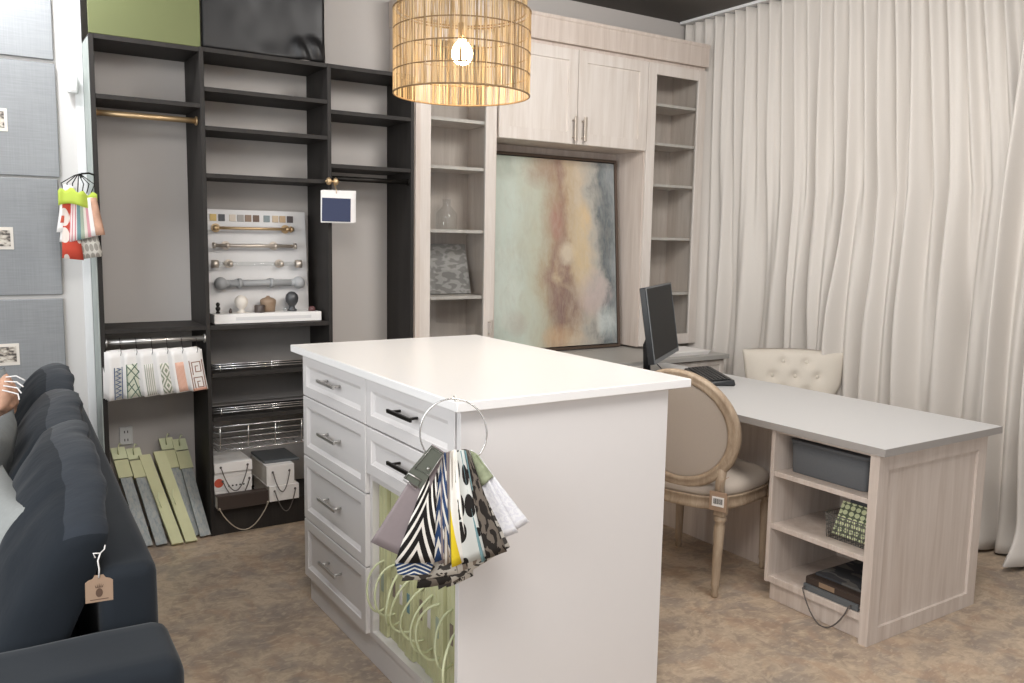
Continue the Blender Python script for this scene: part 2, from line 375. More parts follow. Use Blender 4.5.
# ------------------------------------------------------------------ camera
cam = bpy.data.cameras.new('camera'); co = bpy.data.objects.new('camera', cam); C.objects.link(co)
yaw, pitch, roll = -.5779, .1212, .0182
cy, sy, cp, sp = math.cos(yaw), math.sin(yaw), math.cos(pitch), math.sin(pitch)
F = Vector((-sy*cp, cy*cp, -sp)); R0 = Vector((cy, sy, 0)); U0 = R0.cross(F)
Rr = R0*math.cos(roll)+U0*math.sin(roll); Ur = -R0*math.sin(roll)+U0*math.cos(roll)
mm = Matrix.Identity(4)
for i in range(3): mm[i][0] = Rr[i]; mm[i][1] = Ur[i]; mm[i][2] = -F[i]
mm.translation = Vector((0, 0, 1.47)); co.matrix_world = mm
cam.sensor_width = 36; cam.lens = 36*848.6/1024; cam.clip_start = .05
bpy.context.scene.camera = co

# ------------------------------------------------------------------ room shell
WB = 4.44; CX = 4.42; CH = 2.95; WL = -2.2; WF = -2.6
struct(finish(B(WL, CX+.1, WF, WB+.1, -.06, 0), 'floor', 'floor'))
struct(finish(B(WL, CX+.1, WF, WB+.1, CH, CH+.08), 'ceiling', 'ceil'))
struct(finish(B(WL, CX+.1, WB, WB+.1, 0, CH), 'wall_back', 'wall_grey'))
struct(finish(B(WL, .5055, 4.30, WB, 0, CH, .004), 'wall_back_left', 'wall'))
struct(finish(B(.470, .5055, 4.288, 4.30, 0, CH, .003), 'trim_1', 'wall_white'))
struct(finish(B(CX, CX+.1, WF, 1.4, 0, CH).box(CX, CX+.1, 3.3, WB, 0, CH).box(CX, CX+.1, 1.4, 3.3, 2.75, CH).box(CX, CX+.1, 1.4, 3.3, 0, .3), 'wall_right', 'wall'))
w = struct(finish(B(CX+.02, CX+.07, 1.4, 1.46, .3, 2.75).box(CX+.02, CX+.07, 3.24, 3.3, .3, 2.75).box(CX+.02, CX+.07, 1.46, 3.24, 2.69, 2.75).box(CX+.02, CX+.07, 1.46, 3.24, .3, .36), 'window_1', 'wall_white'))
finish(B(CX+.035, CX+.05, 1.46, 3.24, .36, 2.69), 'pane', 'nightglass', w)

# ------------------------------------------------------------------ white island
isl = thing('kitchen_island', 'white drawer island with a thin quartz top and open book bay', 'island', (1.5, 2.6, 0))
ib = MB()
ib.box(1.15, 1.85, 1.975, 3.20, .0, .0995)                     # plinth (recessed)
ib.box(1.134, 1.150, 1.972, 3.20, 0, .0995, .001)
ib.box(1.112, 1.87, 1.952, 1.972, 0, 1.008, .001)             # end panel facing the viewer
ib.box(1.13, 1.85, 3.20, 3.22, .10, 1.008, .001); ib.box(1.85, 1.87, 1.972, 3.22, 0, 1.008)
ib.box(1.128, 1.85, 1.972, 3.20, .10, .120); ib.box(1.128, 1.85, 2.572, 2.592, .120, .985)
ib.box(1.13, 1.85, 1.972, 3.20, .985, 1.008); ib.box(1.128, 1.85, 1.972, 2.572, .655, .673)
finish(ib, 'cabinet_body', 'white_lac', isl)
finish(B(1.085, 1.94, 1.923, 3.27, 1.0085, 1.036, .0025, 2), 'countertop', 'white_top', isl)
def bar_pull(mb, y, z, x, L=.15, off=.03):
    for s_ in (-1, 1): mb.rod((x, y+s_*L*.36, z), (x-off, y+s_*L*.36, z), .0045, 10)
    w_ = .0075 if L > .16 and off == .03 and x < 1.1225 else .0055; mb.box(x-off-.008, x-off, y-L/2, y+L/2, z-w_*.8, z+w_*.8, .001)
relief = [(0, 0), (0, .016), (.002, .018), (.038, .018), (.040, .015), (.052, .008), (.056, .008)]
def drawer(y0, y1, z0, z1, mat, L):
    d = finish(MB().panel((1.130, y1, z0), (0, -1, 0), (0, 0, 1), y1-y0, z1-z0, relief), 'drawer', 'white_lac', isl)
    h = MB(); bar_pull(h, (y0+y1)/2, (z0+z1)/2+.01, 1.122, L); o = finish(h, 'handle', mat, d)
    if mat == 'blackmetal': o['label'] = 'black bar handle'
for z0, z1 in ((.107, .342), (.347, .601), (.606, .839), (.844, 1.003)): drawer(2.594, 3.205, z0, z1, 'nickel', .17)
for z0, z1 in ((.679, .838), (.844, 1.003)): drawer(1.985, 2.586, z0, z1, 'blackmetal', .165)

# green sample books standing in the island bay
lbls = ['rear-most', 'second', 'third', 'fourth', 'fifth', 'sixth', 'seventh', 'eighth', 'nearest']
ordn = ['furthest from the camera', 'second from the far end', 'third from the far end', 'fourth from the far end', 'in the middle of the row', 'fourth from the near end', 'third from the near end', 'second from the near end', 'nearest the island end panel']
for i in range(9):
    y1 = 2.566-i*.0655; y0 = y1-.062; hgt = .524+.004*((i*7) % 3)
    xf = 1.150+.006*((i*5) % 3)
    t = thing('sample_book', 'lime green sample book with corded handle in island bay, '+ordn[i], 'sample book', (xf+.2, (y0+y1)/2, .1205), 0, 'lime green sample books in the island bay')
    c = MB()
    for (a, b) in ((y0, y0+.004), (y1-.004, y1)): c.box(xf, xf+.42, a, b, .121, .118+hgt, .001)
    c.box(xf, xf+.004, y0+.004, y1-.004, .121, .118+hgt)
    c.box(xf-.0015, xf, y0+.018, y0+.021, .122, .118+hgt-.002).box(xf-.0015, xf, y1-.02, y1-.017, .122, .118+hgt-.002)
    finish(c, 'cover', 'lime', t)
    finish(B(xf+.006, xf+.41, y0+.006, y1-.006, .125, .118+hgt-.012), 'pages', 'paper_c', t)
    finish(B(xf-.003, xf, y0+.022, y1-.022, .118+hgt*.30, .118+hgt*.42), 'spine_label', ['sage', 'stripe_t', 'paper', 'teal', 'stripe_t', 'paper'][i % 6], t)
    ym = (y0+y1)/2; zc = .118+hgt*(.35 if i < 8 else .29); sw = .03*math.sin(i*2.3); pts = []
    for k in range(17):
        a = k/16; ang = PI*a
        pts.append((xf-.004-(.058+.008*(i % 3))*math.sin(ang), ym+sw*math.sin(ang)-.01+.028*math.sin(ang*2+i)*.4, zc+.085*math.cos(ang)-.02*math.sin(ang)))
    pts = [(xf, pts[0][1], pts[0][2])]+pts+[(xf, pts[-1][1], pts[-1][2])]
    finish(MB().tube(pts, .0038, 8), 'cord_handle', 'limecord', t)

# ------------------------------------------------------------------ ring of fabric samples at the island corner
rc = Vector((1.046, 1.872, .969)); ex = Vector((.837, -.547, 0)).normalized(); en = Vector((.547, .837, 0)).normalized(); ez = Vector((0, 0, 1))
K = 390.
def rp(px, py, d=0): return rc+ex*((px-453)/K)-ez*((py-431)/K)-en*d
ring = thing('fabric_sample_ring', 'metal ring of patterned fabric samples hanging at the white island corner', 'fabric samples', rc+Vector((0, 0, -.42)))
pts = [rc+ex*(.086*math.cos(a))+ez*(.09*math.sin(a)) for a in [2*PI*k/48 for k in range(48)]]
finish(MB().tube(pts, .0022, 8, closed=True), 'ring', 'chrome', ring)
hk = MB(); hk.tube([rc+ez*.0905+en*.0, rc+ez*.094+en*.012, rc+ez*.089+en*.03, rc+ez*.075+en*.045], .002, 8)
finish(hk, 'hook', 'chrome', ring)
def swatch(quad, d0, d1, mat, bow=.02, th=.0025, nm='swatch', label=None, wav=.004, ph=0):
    """quad: top-left, top-right, bottom-right, bottom-left in the ring's own plane"""
    a, b, c, e = quad
    def fn(u, v):
        tl = Vector(a).lerp(Vector(b), u); bl = Vector(e).lerp(Vector(c), u); p = tl.lerp(bl, 1-v)
        d = d0+(d1-d0)*(1-v)+bow*math.sin(PI*(1-v))*.6+wav*math.sin(u*5+ph+v*2)
        return rp(p.x, p.y, d)
    o = finish(MB().sheet(fn, 8, 12, th), nm, mat, ring)
    if label: o['label'] = label
    return o
# order: back (close to island) to front
swatch(((470, 447), (480, 455), (531, 522), (492, 548)), .0, .000, 'speck', .01, label='white printed info sheets')
swatch(((466, 447), (477, 455), (520, 532), (478, 548)), .006, .01, 'speck', .01, label='white printed info sheets')
swatch(((470, 447), (478, 452), (494, 474), (482, 484)), .010, .012, plain('floral_sample', '9aa184', .8, 0, .5, 60), .004, label='green floral swatch')
for q, d, m in ((((430, 470), (470, 470), (475, 578), (448, 590)), .004, 'camo2'), (((430, 470), (475, 470), (512, 546), (440, 592)), .008, 'camo2'), (((440, 470), (470, 470), (485, 560), (455, 575)), .012, 'stripe_t'),
                (((432, 480), (470, 480), (462, 582), (418, 590)), .014, 'camo'), (((425, 480), (460, 480), (470, 572), (403, 582)), .018, 'camo2')):
    swatch(q, d, d+.012, P[m], .01)
swatch(((462, 445), (469, 446), (509, 549), (485, 557)), .022, .032, 'camo', .03, label='dark brown camouflage print swatch')
swatch(((461, 446), (466, 446), (488.5, 556), (484, 560)), .026, .034, 'teal', .03)
swatch(((455, 446), (464, 445), (488, 553), (462, 562)), .030, .040, 'blob', .034, label='black teardrop print swatch')
swatch(((451, 446), (457, 444), (470, 556), (454, 564)), .036, .046, 'split', .036, label='yellow and white swatch')
swatch(((447, 447), (453, 445), (456, 556), (446, 562)), .040, .048, 'stripe_t', .034)
swatch(((444, 448), (450, 446), (451, 556), (441, 560)), .042, .050, 'taupe', .034)
swatch(((438, 446), (447, 446), (453, 552), (428, 560)), .046, .056, 'chev_b', .036, label='blue and white chevron swatch')
swatch(((437, 452), (442, 458), (408, 572), (396, 566)), .010, .03, 'navyfab', .02)
swatch(((435, 448), (441, 446), (437, 557), (398, 557)), .052, .064, 'chev_k', .04, label='black and white chevron swatch')
swatch(((398, 556), (437, 556), (432, 572), (400, 572)), .052, .048, 'chev_b', .0)
swatch(((434, 437), (446, 445), (406, 551), (374, 536)), .058, .066, 'taupe', .02, .004, label='plain taupe backing card', wav=.001)
tp = MB()
def rquad(px, d, th=.0015):
    q = [rp(x, y, d) for x, y in px]; tp.prism(q, -en*th)
rquad(((434, 436), (446, 444), (424, 480), (407, 469)), .0775)
finish(tp, 'sample_header', 'olivecard', ring)
tp = MB(); rr = [(412, 464), (424, 471), (420, 479), (407, 471)]
tp.tube([rp(x, y, .081) for x, y in rr], .0018, 6, closed=True); tp.tube([rp(x, y, .081) for x, y in ((434, 438), (445, 445), (432, 466), (418, 459))], .0012, 6, closed=True)
tp.ball(rp(431, 459, .082), .004, n=8); finish(tp, 'header_trim', 'nickel', ring)

# ------------------------------------------------------------------ desk (peninsula)
desk = thing('desk', 'pale ash desk with grey top and open shelves at its end', 'desk', (3.1, 2.6, 0))
finish(B(2.7195, 3.5085, 1.7365, 3.6935, .7222, .75), 'desktop', 'grey_top', desk)
finish(B(2.718, 2.7194, 1.735, 3.695, .722, .7495).box(3.5086, 3.51, 1.735, 3.695, .722, .7495).box(2.7194, 3.5086, 1.735, 1.7364, .722, .7495), 'edge_shade', plain('grey_edge_shade', '98938f', .5), desk)  # thin darker strips: shade on the desktop edges put into the colour
db = MB()
db.panel((2.728, 1.797, 0), (1, 0, 0), (0, 0, 1), .724, .721, [(0, 0), (0, .036), (.001, .037), (.060, .037), (.0605, .026), (.068, .026)])
db.box(2.74, 3.43, 2.235, 2.253, .078, .72, .001)             # left side of the shelf box
db.box(3.19, 3.205, 1.797, 2.235, .0, .72)                    # back of shelf box
db.box(2.745, 3.19, 1.797, 2.253, .078, .105, .001)
db.box(2.745, 3.19, 1.797, 2.235, .527, .547, .001); db.box(2.745, 3.19, 1.797, 2.235, .307, .327, .001)
db.box(2.765, 3.42, 1.797, 2.24, 0, .078)
db.box(3.41, 3.43, 1.797, 2.253, .0, .72)
db.box(2.745, 3.19, 1.797, 2.235, .708, .722)
finish(db, 'shelf_cabinet', 'ash', desk)
finish(B(3.02, 3.04, 2.253, 3.695, .0, .722, .001), 'modesty_panel', 'ash', desk)

# bin
bn = MB()
def rbox(mb, x0, x1, y0, y1, z0, z1, r, taper=0, n=5, hollow=0):
    def ringz(z, t):
        out = []
        for cx_, cy_, a0 in ((x1-r, y1-r, 0), (x0+r, y1-r, PI/2), (x0+r, y0+r, PI), (x1-r, y0+r, 1.5*PI)):
            for k in range(n+1):
                a = a0+PI/2*k/n; px, py = cx_+r*math.cos(a), cy_+r*math.sin(a); mx, my = (x0+x1)/2, (y0+y1)/2
                out.append((mx+(px-mx)*(1-t), my+(py-my)*(1-t), z))
        return out
    rings = [ringz(z0, taper+.01), ringz(z0+.004, taper)] + [ringz(z1-.002, 0), ringz(z1, .006)]
    if hollow: rings += [ringz(z1, hollow), ringz(z0+.01, hollow+taper)]
    mb.loft(rings)
bn = thing('storage_bin', 'charcoal fabric storage bin on the top desk shelf', 'storage bin', (2.92, 2.05, .547))
m = MB(); rbox(m, 2.80, 3.10, 1.855, 2.205, .548, .668, .02, .02); finish(m, 'bin_body', 'bin', bn)
m = MB(); rbox(m, 2.795, 3.105, 1.85, 2.21, .668, .682, .022); finish(m, 'lid', 'bin', bn)
# wire basket with cards
bk = thing('wire_basket', 'grey woven wire basket on the middle desk shelf', 'basket', (2.88, 1.93, .327))
m = MB(); x0, x1, y0, y1, z0, z1 = 2.80, 2.97, 1.832, 2.025, .3285, .425
for j in range(7):
    z = z0+(z1-z0)*j/6; t = .012*(1-j/6); rr_ = .0025 if j == 6 else .0013
    m.tube([(x0+t, y0+t, z+.001), (x1-t, y0+t, z+.001), (x1-t, y1-t, z+.001), (x0+t, y1-t, z+.001)], rr_, 6, closed=True)
for k in range(19):
    y = y0+.006+(y1-y0-.012)*k/18
    for xx, s_ in ((x0, 1), (x1, -1)): m.rod((xx, y, z1), (xx+s_*.012, y, z0), .0013, 5)
for k in range(16):
    x = x0+.006+(x1-x0-.012)*k/15
    for yy, s_ in ((y0, 1), (y1, -1)): m.rod((x, yy, z1), (x, yy+s_*.012, z0), .0013, 5)
for k in range(8): m.rod((x0+.012, y0+.02+.022*k, z0+.001), (x1-.012, y0+.02+.022*k, z0+.001), .0013, 5)
finish(m, 'wire_mesh', 'wire', bk)
def cover(mb, o, u, v, w_, h_, th):
    o, u, v = Vector(o), Vector(u).normalized(), Vector(v).normalized()
    mb.sheet(lambda a, b: o+u*(w_*a)+v*(h_*b), 2, 2, th, False)
m = MB(); cover(m, (2.828, 2.005, .342), (0, -1, 0), (.5, 0, 1), .15, .135, .012)
tag(finish(m, 'note_pad', 'dots', None, (2.86, 1.93, .34)), 'lime dotted note pad standing in the wire basket', 'note pad')
m = MB(); cover(m, (2.865, 1.985, .342), (0, -1, 0), (.35, 0, 1), .135, .15, .014)
tag(finish(m, 'notebook', 'bin', None, (2.88, 1.92, .34)), 'grey notebook behind the dotted pad in the wire basket', 'notebook')
# books on the lowest desk shelf
tops = [('darkbrown', 'thick dark brown sample book with a hanging cord on the lowest desk shelf', .105, .124, 2.752, 2.07),
        ('floral', 'floral covered sample book topping the pile on the lowest desk shelf', .155, .170, 2.80, 2.05)]
sb = thing('sample_book', 'blue grey sample book with twisted cord, bottom of the low shelf pile', 'sample book', (2.9, 1.94, .106))
m = B(2.752, 3.06, 1.822, 2.068, .1065, .1125, .001).box(2.752, 3.06, 1.822, 2.068, .128, .132, .001).box(2.752, 2.757, 1.822, 2.068, .1125, .128)
finish(m, 'cover', 'greyplastic', sb); finish(B(2.7575, 3.05, 1.826, 2.064, .1128, .1278), 'pages', 'paper', sb)
pts = [(2.752, 2.058, .12)]+[(2.735-.004*math.sin(PI*k/14), 2.058-.208*k/14, .118-.118*math.sin(PI*k/14)**.8) for k in range(15)]+[(2.752, 1.85, .12)]
finish(MB().tube(pts, .003, 6), 'cord_handle', 'cord', sb)
sb = thing('sample_book', 'dark brown sample book with pale page edges, middle of the low shelf pile', 'sample book', (2.9, 1.94, .132))
m = B(2.758, 3.06, 1.818, 2.062, .1325, .1365, .001).box(2.758, 3.06, 1.818, 2.062, .158, .162, .001).box(2.758, 2.764, 1.818, 2.062, .1365, .158)
finish(m, 'cover', 'darkbrown', sb); finish(B(2.7645, 3.05, 1.822, 2.058, .1368, .1578), 'pages', 'paper_c', sb)
finish(B(2.7565, 2.758, 1.93, 2.0, .138, .157), 'spine_label', 'brownw', sb)
m = MB(); cover(m, (2.80, 2.05, .167), (0, -1, 0), (1, 0, 0), .24, .27, .009)
tag(finish(m, 'magazine', 'floral', None, (2.93, 1.93, .163)), 'grey floral covered magazine topping the pile on the lowest desk shelf', 'magazine')

# ------------------------------------------------------------------ keyboard, monitor
kb = thing('keyboard', 'black keyboard lying on the grey desk beside the monitor', 'keyboard', (3.30, 3.15, .751), math.radians(-31), local=True)
m = MB(); m.loft([[(-.07, -.23, 0), (.07, -.23, 0), (.07, .23, 0), (-.07, .23, 0)], [(-.075, -.235, .008), (.075, -.235, .008), (.075, .235, .008), (-.075, .235, .008)], [(-.07, -.228, .018), (.07, -.228, .03), (.07, .228, .03), (-.07, .228, .018)]], smooth=False)
finish(m, 'keyboard_body', 'blackplastic', kb)
m = MB()
for r_ in range(6):
    for c_ in range(22):
        x = -.056+r_*.0195; y = -.212+c_*.0198; z = .0195+(x+.07)*.0857
        m.box(x, x+.016, y, y+.0165, z, z+.005, .001)
o = finish(m, 'keys', 'blackplastic', kb); o['kind'] = 'stuff'
ud = Vector((.49, .346, 0)).normalized(); nd = Vector((ud.y, -ud.x, 0))   # along the screen / out of the screen
mon = thing('computer_monitor', 'black flat computer monitor on its stand on the grey desk', 'monitor', Vector((2.793, 3.02, .751))+ud*.3-nd*.06)
TL = math.radians(9)
vu = (ez*math.cos(TL)-nd*math.sin(TL)); vn = vu.cross(ud)*-1
vn = ud.cross(vu)
b0 = Vector((2.793, 3.02, .875)); 
def mbx(mb, a0, a1, h0, h1, t0, t1, bev=0):
    mt = Matrix(((ud.x, vu.x, vn.x, b0.x), (ud.y, vu.y, vn.y, b0.y), (ud.z, vu.z, vn.z, b0.z), (0, 0, 0, 1)))
    mb.box(a0, a1, h0, h1, t0, t1, bev, mat=mt)
m = MB(); mbx(m, 0, .60, 0, .375, -.03, 0, .003); mbx(m, .08, .52, .05, .30, -.05, -.03, .006); finish(m, 'housing', 'blackplastic', mon)
m = MB()
mbx(m, 0, .60, 0, .020, 0, .004); mbx(m, 0, .60, .367, .375, 0, .004); mbx(m, 0, .008, .02, .367, 0, .004); mbx(m, .592, .60, .02, .367, 0, .004)
finish(m, 'bezel', 'greyplastic', mon)
m = MB(); mbx(m, .008, .592, .02, .367, 0, .002); finish(m, 'screen', 'screen', mon)
sbse = b0+ud*.3-nd*.10
m = MB(); m.loft([[Vector((sbse.x, sbse.y, 0))+ud*(.13*math.cos(a))+nd*(.09*math.sin(a))+ez*z for a in [2*PI*k/24 for k in range(24)]] for z in (.7512, .760)], smooth=False)
m.tube([Vector((sbse.x, sbse.y, .76)), Vector((sbse.x, sbse.y, .93))-nd*.01, b0+ud*.3+vu*.15-vn*.05], [.02, .018, .022], 10)
finish(m, 'stand', 'blackplastic', mon)
pts = [b0+ud*.3+vu*.1-vn*.055, b0+ud*.38-nd*.09-ez*.03, b0+ud*.45-nd*.03-ez*.11, b0+ud*.56-nd*.0-ez*.119]
finish(MB().tube(pts, .003, 6), 'cable', 'blackplastic', mon)

# ------------------------------------------------------------------ built-in light wall unit
wu = thing('wall_cabinet_unit', 'pale ash built-in wall unit framing the abstract painting', 'cabinet', (3.12, 4.2, 0))
YF = 4.13; YD = 4.15
m = MB()
for x0, x1 in ((2.062, 2.082), (2.55, 2.58), (3.675, 3.70), (4.16, 4.185)): m.box(x0, x1, YD, 4.432, .782, 2.58, .001)
m.box(2.062, 4.185, YD, 4.432, 2.58, 2.60); m.box(2.58, 3.675, YD, 4.432, 2.03, 2.05, .001)
m.box(2.062, 4.185, 4.425, 4.435, .782, 2.60)
finish(m, 'carcass', 'ash', wu)
# crown
m = MB(); prof = [(4.43, 2.60), (4.118, 2.60), (4.114, 2.606), (4.114, 2.72), (4.108, 2.726), (4.106, 2.742), (4.43, 2.742)]
m.loft([[(x, y, z) for y, z in prof] for x in (2.045, 4.182)], smooth=False); finish(m, 'crown', 'ash', wu)
finish(B(2.062, 2.09, 4.128, YD, .782, 2.6).box(2.05, 2.062, 4.14, 4.43, .782, 2.6), 'side_filler', 'ash', wu)
# upper doors
shk = [(0, 0), (0, .018), (.001, .020), (.066, .020), (.068, .011), (.075, .011)]
for x0, x1, hx in ((2.583, 3.127, 3.095), (3.132, 3.676, 3.165)):
    d = finish(MB().panel((x0, 4.150, 2.032), (1, 0, 0), (0, 0, 1), x1-x0, .545, shk), 'door', 'ash2', wu)
    h = MB(); h.box(hx-.010, hx+.010, 4.088, 4.098, 2.048, 2.19, .002)
    for z in (2.07, 2.168): h.rod((hx, 4.098, z), (hx, 4.13, z), .004, 8)
    finish(h, 'handle', 'champ', d)
# glazed doors
def glazed(x0, x1, st, hx, z0=.785, z1=2.578):
    m = MB(); y0, y1 = 4.13, 4.149
    m.box(x0, x0+st, y0, y1, z0, z1, .0015); m.box(x1-st, x1, y0, y1, z0, z1, .0015)
    m.box(x0+st, x1-st, y0, y1, z0, z0+st, .0015); m.box(x0+st, x1-st, y0, y1, z1-st, z1, .0015)
    d = finish(m, 'glass_door', 'ash2', wu)
    finish(B(x0+st-.004, x1-st+.004, 4.138, 4.142, z0+st-.004, z1-st+.004), 'pane', 'glass', d)
    h = MB()
    for hz in hx[1]:
        h.box(hx[0]-.006, hx[0]+.006, 4.09, 4.10, hz-.05, hz+.05, .002)
        for q in (-.035, .035): h.rod((hx[0], 4.10, hz+q), (hx[0], 4.132, hz+q), .004, 8)
    finish(h, 'handle', 'champ', d)
glazed(2.085, 2.565, .068, (2.530, (.955,)))
glazed(3.682, 4.182, .068, (3.705, (1.0,)))
m = MB()
for z in (2.105, 1.848, 1.502, 1.132): m.box(2.083, 2.549, 4.158, 4.424, z-.009, z+.009, .001)
finish(m, 'shelves_left', 'ash2', wu)
m = MB()
for z in (2.332, 2.087, 1.826, 1.483, 1.121): m.box(3.701, 4.159, 4.158, 4.424, z-.009, z+.009, .001)
finish(m, 'shelves_right', 'ash2', wu)
# base cabinets with counter
bc = thing('base_cabinet', 'pale ash base cabinets with a grey counter under the painting', 'cabinet', (3.05, 4.05, 0))
m = B(2.075, 3.50, 3.745, 4.43, .08, .738).box(3.53, 4.04, 3.745, 4.43, .08, .738).box(2.09, 4.03, 3.80, 4.43, 0, .08)
finish(m, 'carcass', 'ash', bc)
finish(B(2.062, 4.056, 3.70, 4.436, .740, .768, .002), 'counter', 'counter', bc)
for x0, x1, z0, z1, nm in ((3.535, 4.035, .60, .733, 'drawer'), (3.535, 4.035, .345, .595, 'drawer'), (3.535, 4.035, .085, .34, 'drawer'), (2.08, 2.545, .085, .733, 'door'), (2.55, 3.01, .085, .733, 'door')):
    d = finish(MB().panel((x0, 3.745, z0), (1, 0, 0), (0, 0, 1), x1-x0, z1-z0, [(0, 0), (0, .018), (.001, .02), (.03, .02), (.032, .012), (.04, .012)]), nm, 'ash2', bc)
    h = MB(); xm = (x0+x1)/2; zz = (z0+z1)/2 if nm == 'drawer' else .66
    h.box(xm-.06, xm+.06, 3.69, 3.70, zz-.006, zz+.006, .002)
    for q in (-.045, .045): h.rod((xm+q, 3.70, zz), (xm+q, 3.734, zz), .004, 8)
    finish(h, 'handle', 'champ', d)
# paper on counter
m = MB()
for k in range(4): m.box(3.60-.004*(k % 2), 3.93+.003*k, 3.76-.003*k, 3.99-.002*k, .7685+.006*k, .774+.006*k, .0005)
tag(finish(m, 'paper_stack', 'paper', None, (3.76, 3.88, .769)), 'low stack of white paper on the counter below the right glass cabinet', 'paper')
# painting leaning
pa = thing('painting', 'large abstract painting in earthy tones with a thin bronze frame', 'painting', (3.13, 4.31, .769))
pb, pt_ = Vector((0, 4.285, .772)), Vector((0, 4.385, 1.985)); pv = (pt_-pb); PH = pv.length; pv.normalize(); X0, X1 = 2.60, 3.645
mt = Matrix(((1, 0, 0, X0), (0, pv.y, -pv.z, pb.y), (0, pv.z, pv.y, pb.z), (0, 0, 0, 1)))   # local: x, up, towards viewer
m = MB(); W_ = X1-X0
for a in ((0, .018, 0, PH), (W_-.018, W_, 0, PH), (.018, W_-.018, 0, .018), (.018, W_-.018, PH-.018, PH)): m.box(*a, -.028, .010, .001, mat=mt)
finish(m, 'frame', 'frame', pa)
m = MB(); m.sheet(lambda u, v: mt @ Vector((.024+u*(W_-.048), .024+v*(PH-.048), .0)), 2, 2, .012, False)
finish(m, 'canvas', 'painting', pa)
# things behind the left glass door
m = MB(); m.sheet(lambda u, v: (2.235+.27*u, 4.30+.075*v, 1.144+.283*v), 2, 2, .02, False)
tag(finish(m, 'picture_book', 'cover', None, (2.37, 4.33, 1.142)), 'grey patterned book leaning behind the left glass door', 'book')
m = MB(); m.lathe([(.05, 0), (.062, .004), (.062, .09), (.03, .125), (.022, .135), (.022, .165), (.028, .17)], 20, Matrix.Translation((2.36, 4.33, 1.512)))
tag(finish(m, 'glass_jar', 'acrylic', None, (2.36, 4.33, 1.512)), 'clear glass jar on the shelf above the leaning book', 'jar')

# ------------------------------------------------------------------ black closet unit
bl = thing('closet_shelving', 'black open closet shelving with three bays beside the pale cabinets', 'shelving', (1.28, 4.27, 0))
YB = 4.432; th = .019
m = MB()
for x0, x1, z1 in ((.512, .531, 2.305), (.966, .985, 2.31), (1.575, 1.594, 2.31), (2.035, 2.054, 2.30)): m.box(x0, x1, YF, YB, 0, z1, .001)
finish(m, 'upright_panels', 'black_wood', bl)
sh = []
for x0, x1, zs in ((.531, .966, (2.297, 2.047, 1.022)), (.985, 1.575, (2.30, 2.125, 1.950, 1.734, 1.020, .126)), (1.594, 2.035, (2.30, 2.080, 1.815))):
    for z in zs: finish(B(x0, x1, YF+.003, YB, z-.010, z+.010, .001), 'shelf', 'black_wood', bl)
finish(B(.985, 1.575, YF+.004, YF+.02, 0, .116), 'kick_board', 'black_wood', bl)
finish(B(.985, 1.575, YB-.018, YB-.004, .6, 1.01), 'back_board', plain('grey_back_board', '8d8884', .6), bl)
def crod(x0, x1, y, z, mat, r=.013):
    m = MB(); m.rod((x0+.002, y, z), (x1-.002, y, z), r, 16)
    for x, s_ in ((x0, 1), (x1, -1)): m.rod((x+s_*.001, y, z), (x+s_*.008, y, z), r*1.6, 16)
    return finish(m, 'closet_rod', mat, bl)
finish(B(.506, .5115, YF+.004, 4.299, 0, 2.29, .001), 'side_cover', plain('pale_sage_side_panel', 'a9b0ab', .5), bl)
crod(.531, .966, 4.20, 1.985, 'gold')['label'] = 'gold rod in left bay'
crod(1.594, 2.035, 4.16, 1.755, 'blackmetal')['label'] = 'black rod in right bay'
crod(.531, .966, 4.15, .972, 'nickel')['label'] = 'nickel rod in left bay'
# pull-out trays with chrome fences
for z in (.79, .575):
    s_ = finish(B(.990, 1.570, 4.135, 4.41, z-.010, z+.010, .001), 'pull_out_tray', 'black_wood', bl)
    f = MB()
    for dz in (.030, .042, .052):
        f.tube([(.995, 4.40, z+dz), (.995, 4.142, z+dz), (1.565, 4.142, z+dz), (1.565, 4.40, z+dz)], .0022, 6)
    for x in (1.03, 1.28, 1.53): f.rod((x, 4.142, z+.01), (x, 4.142, z+.052), .0025, 6)
    for x in (.995, 1.565):
        for y in (4.2, 4.34): f.rod((x, y, z+.01), (x, y, z+.052), .0022, 6)
    finish(f, 'fence_rail', 'chrome', s_)
# wire basket pull-out
f = MB(); x0, x1, y0, y1 = .992, 1.568, 4.10, 4.40
for z, r_ in ((.545, .003), (.515, .002), (.485, .002), (.455, .002), (.425, .003)):
    t = .0 if z > .5 else .008
    f.tube([(x0+t, y0+t, z), (x1-t, y0+t, z), (x1-t, y1-t, z), (x0+t, y1-t, z)], r_, 6, closed=True)
for k in range(5): f.rod((x0+.02+(x1-x0-.04)*k/4, y0, .545), (x0+.02+(x1-x0-.04)*k/4, y0+.008, .425), .0025, 6)
for k in range(15): f.rod((x0+.02+(x1-x0-.04)*k/14, y0+.008, .426), (x0+.02+(x1-x0-.04)*k/14, y1-.008, .426), .0016, 5)
f.rod((.986, 4.3, .545), (.994, 4.3, .545), .006, 8); f.rod((1.566, 4.3, .545), (1.574, 4.3, .545), .006, 8)
finish(f, 'wire_basket', 'chrome', bl)
# panels above the unit
tag(finish(B(.514, .975, 4.135, 4.15, 2.3075, 2.93, .002), 'green_panel', 'greenpanel', None, (.745, 4.14, 2.308)), 'olive green fabric panel standing on the left closet bay', 'panel')
def drape(u, v):
    x = .985+.585*u; z = 2.312+.62*v
    n_ = noise.noise((x*5, z*5, 0))*.012+noise.noise((x*12, z*9, 3))*.004
    k = max(0, 1-((u-.86)**2*30+(v-.06)**2*60)); return (x, 4.155+n_-.025*k*math.sin(u*40+v*20)*.6-.02*k, z)
tag(finish(MB().sheet(drape, 40, 40, .004), 'vinyl_sheet', 'vinyl', None, (1.28, 4.15, 2.311)), 'glossy black vinyl sheet hung above the middle closet bay', 'fabric')
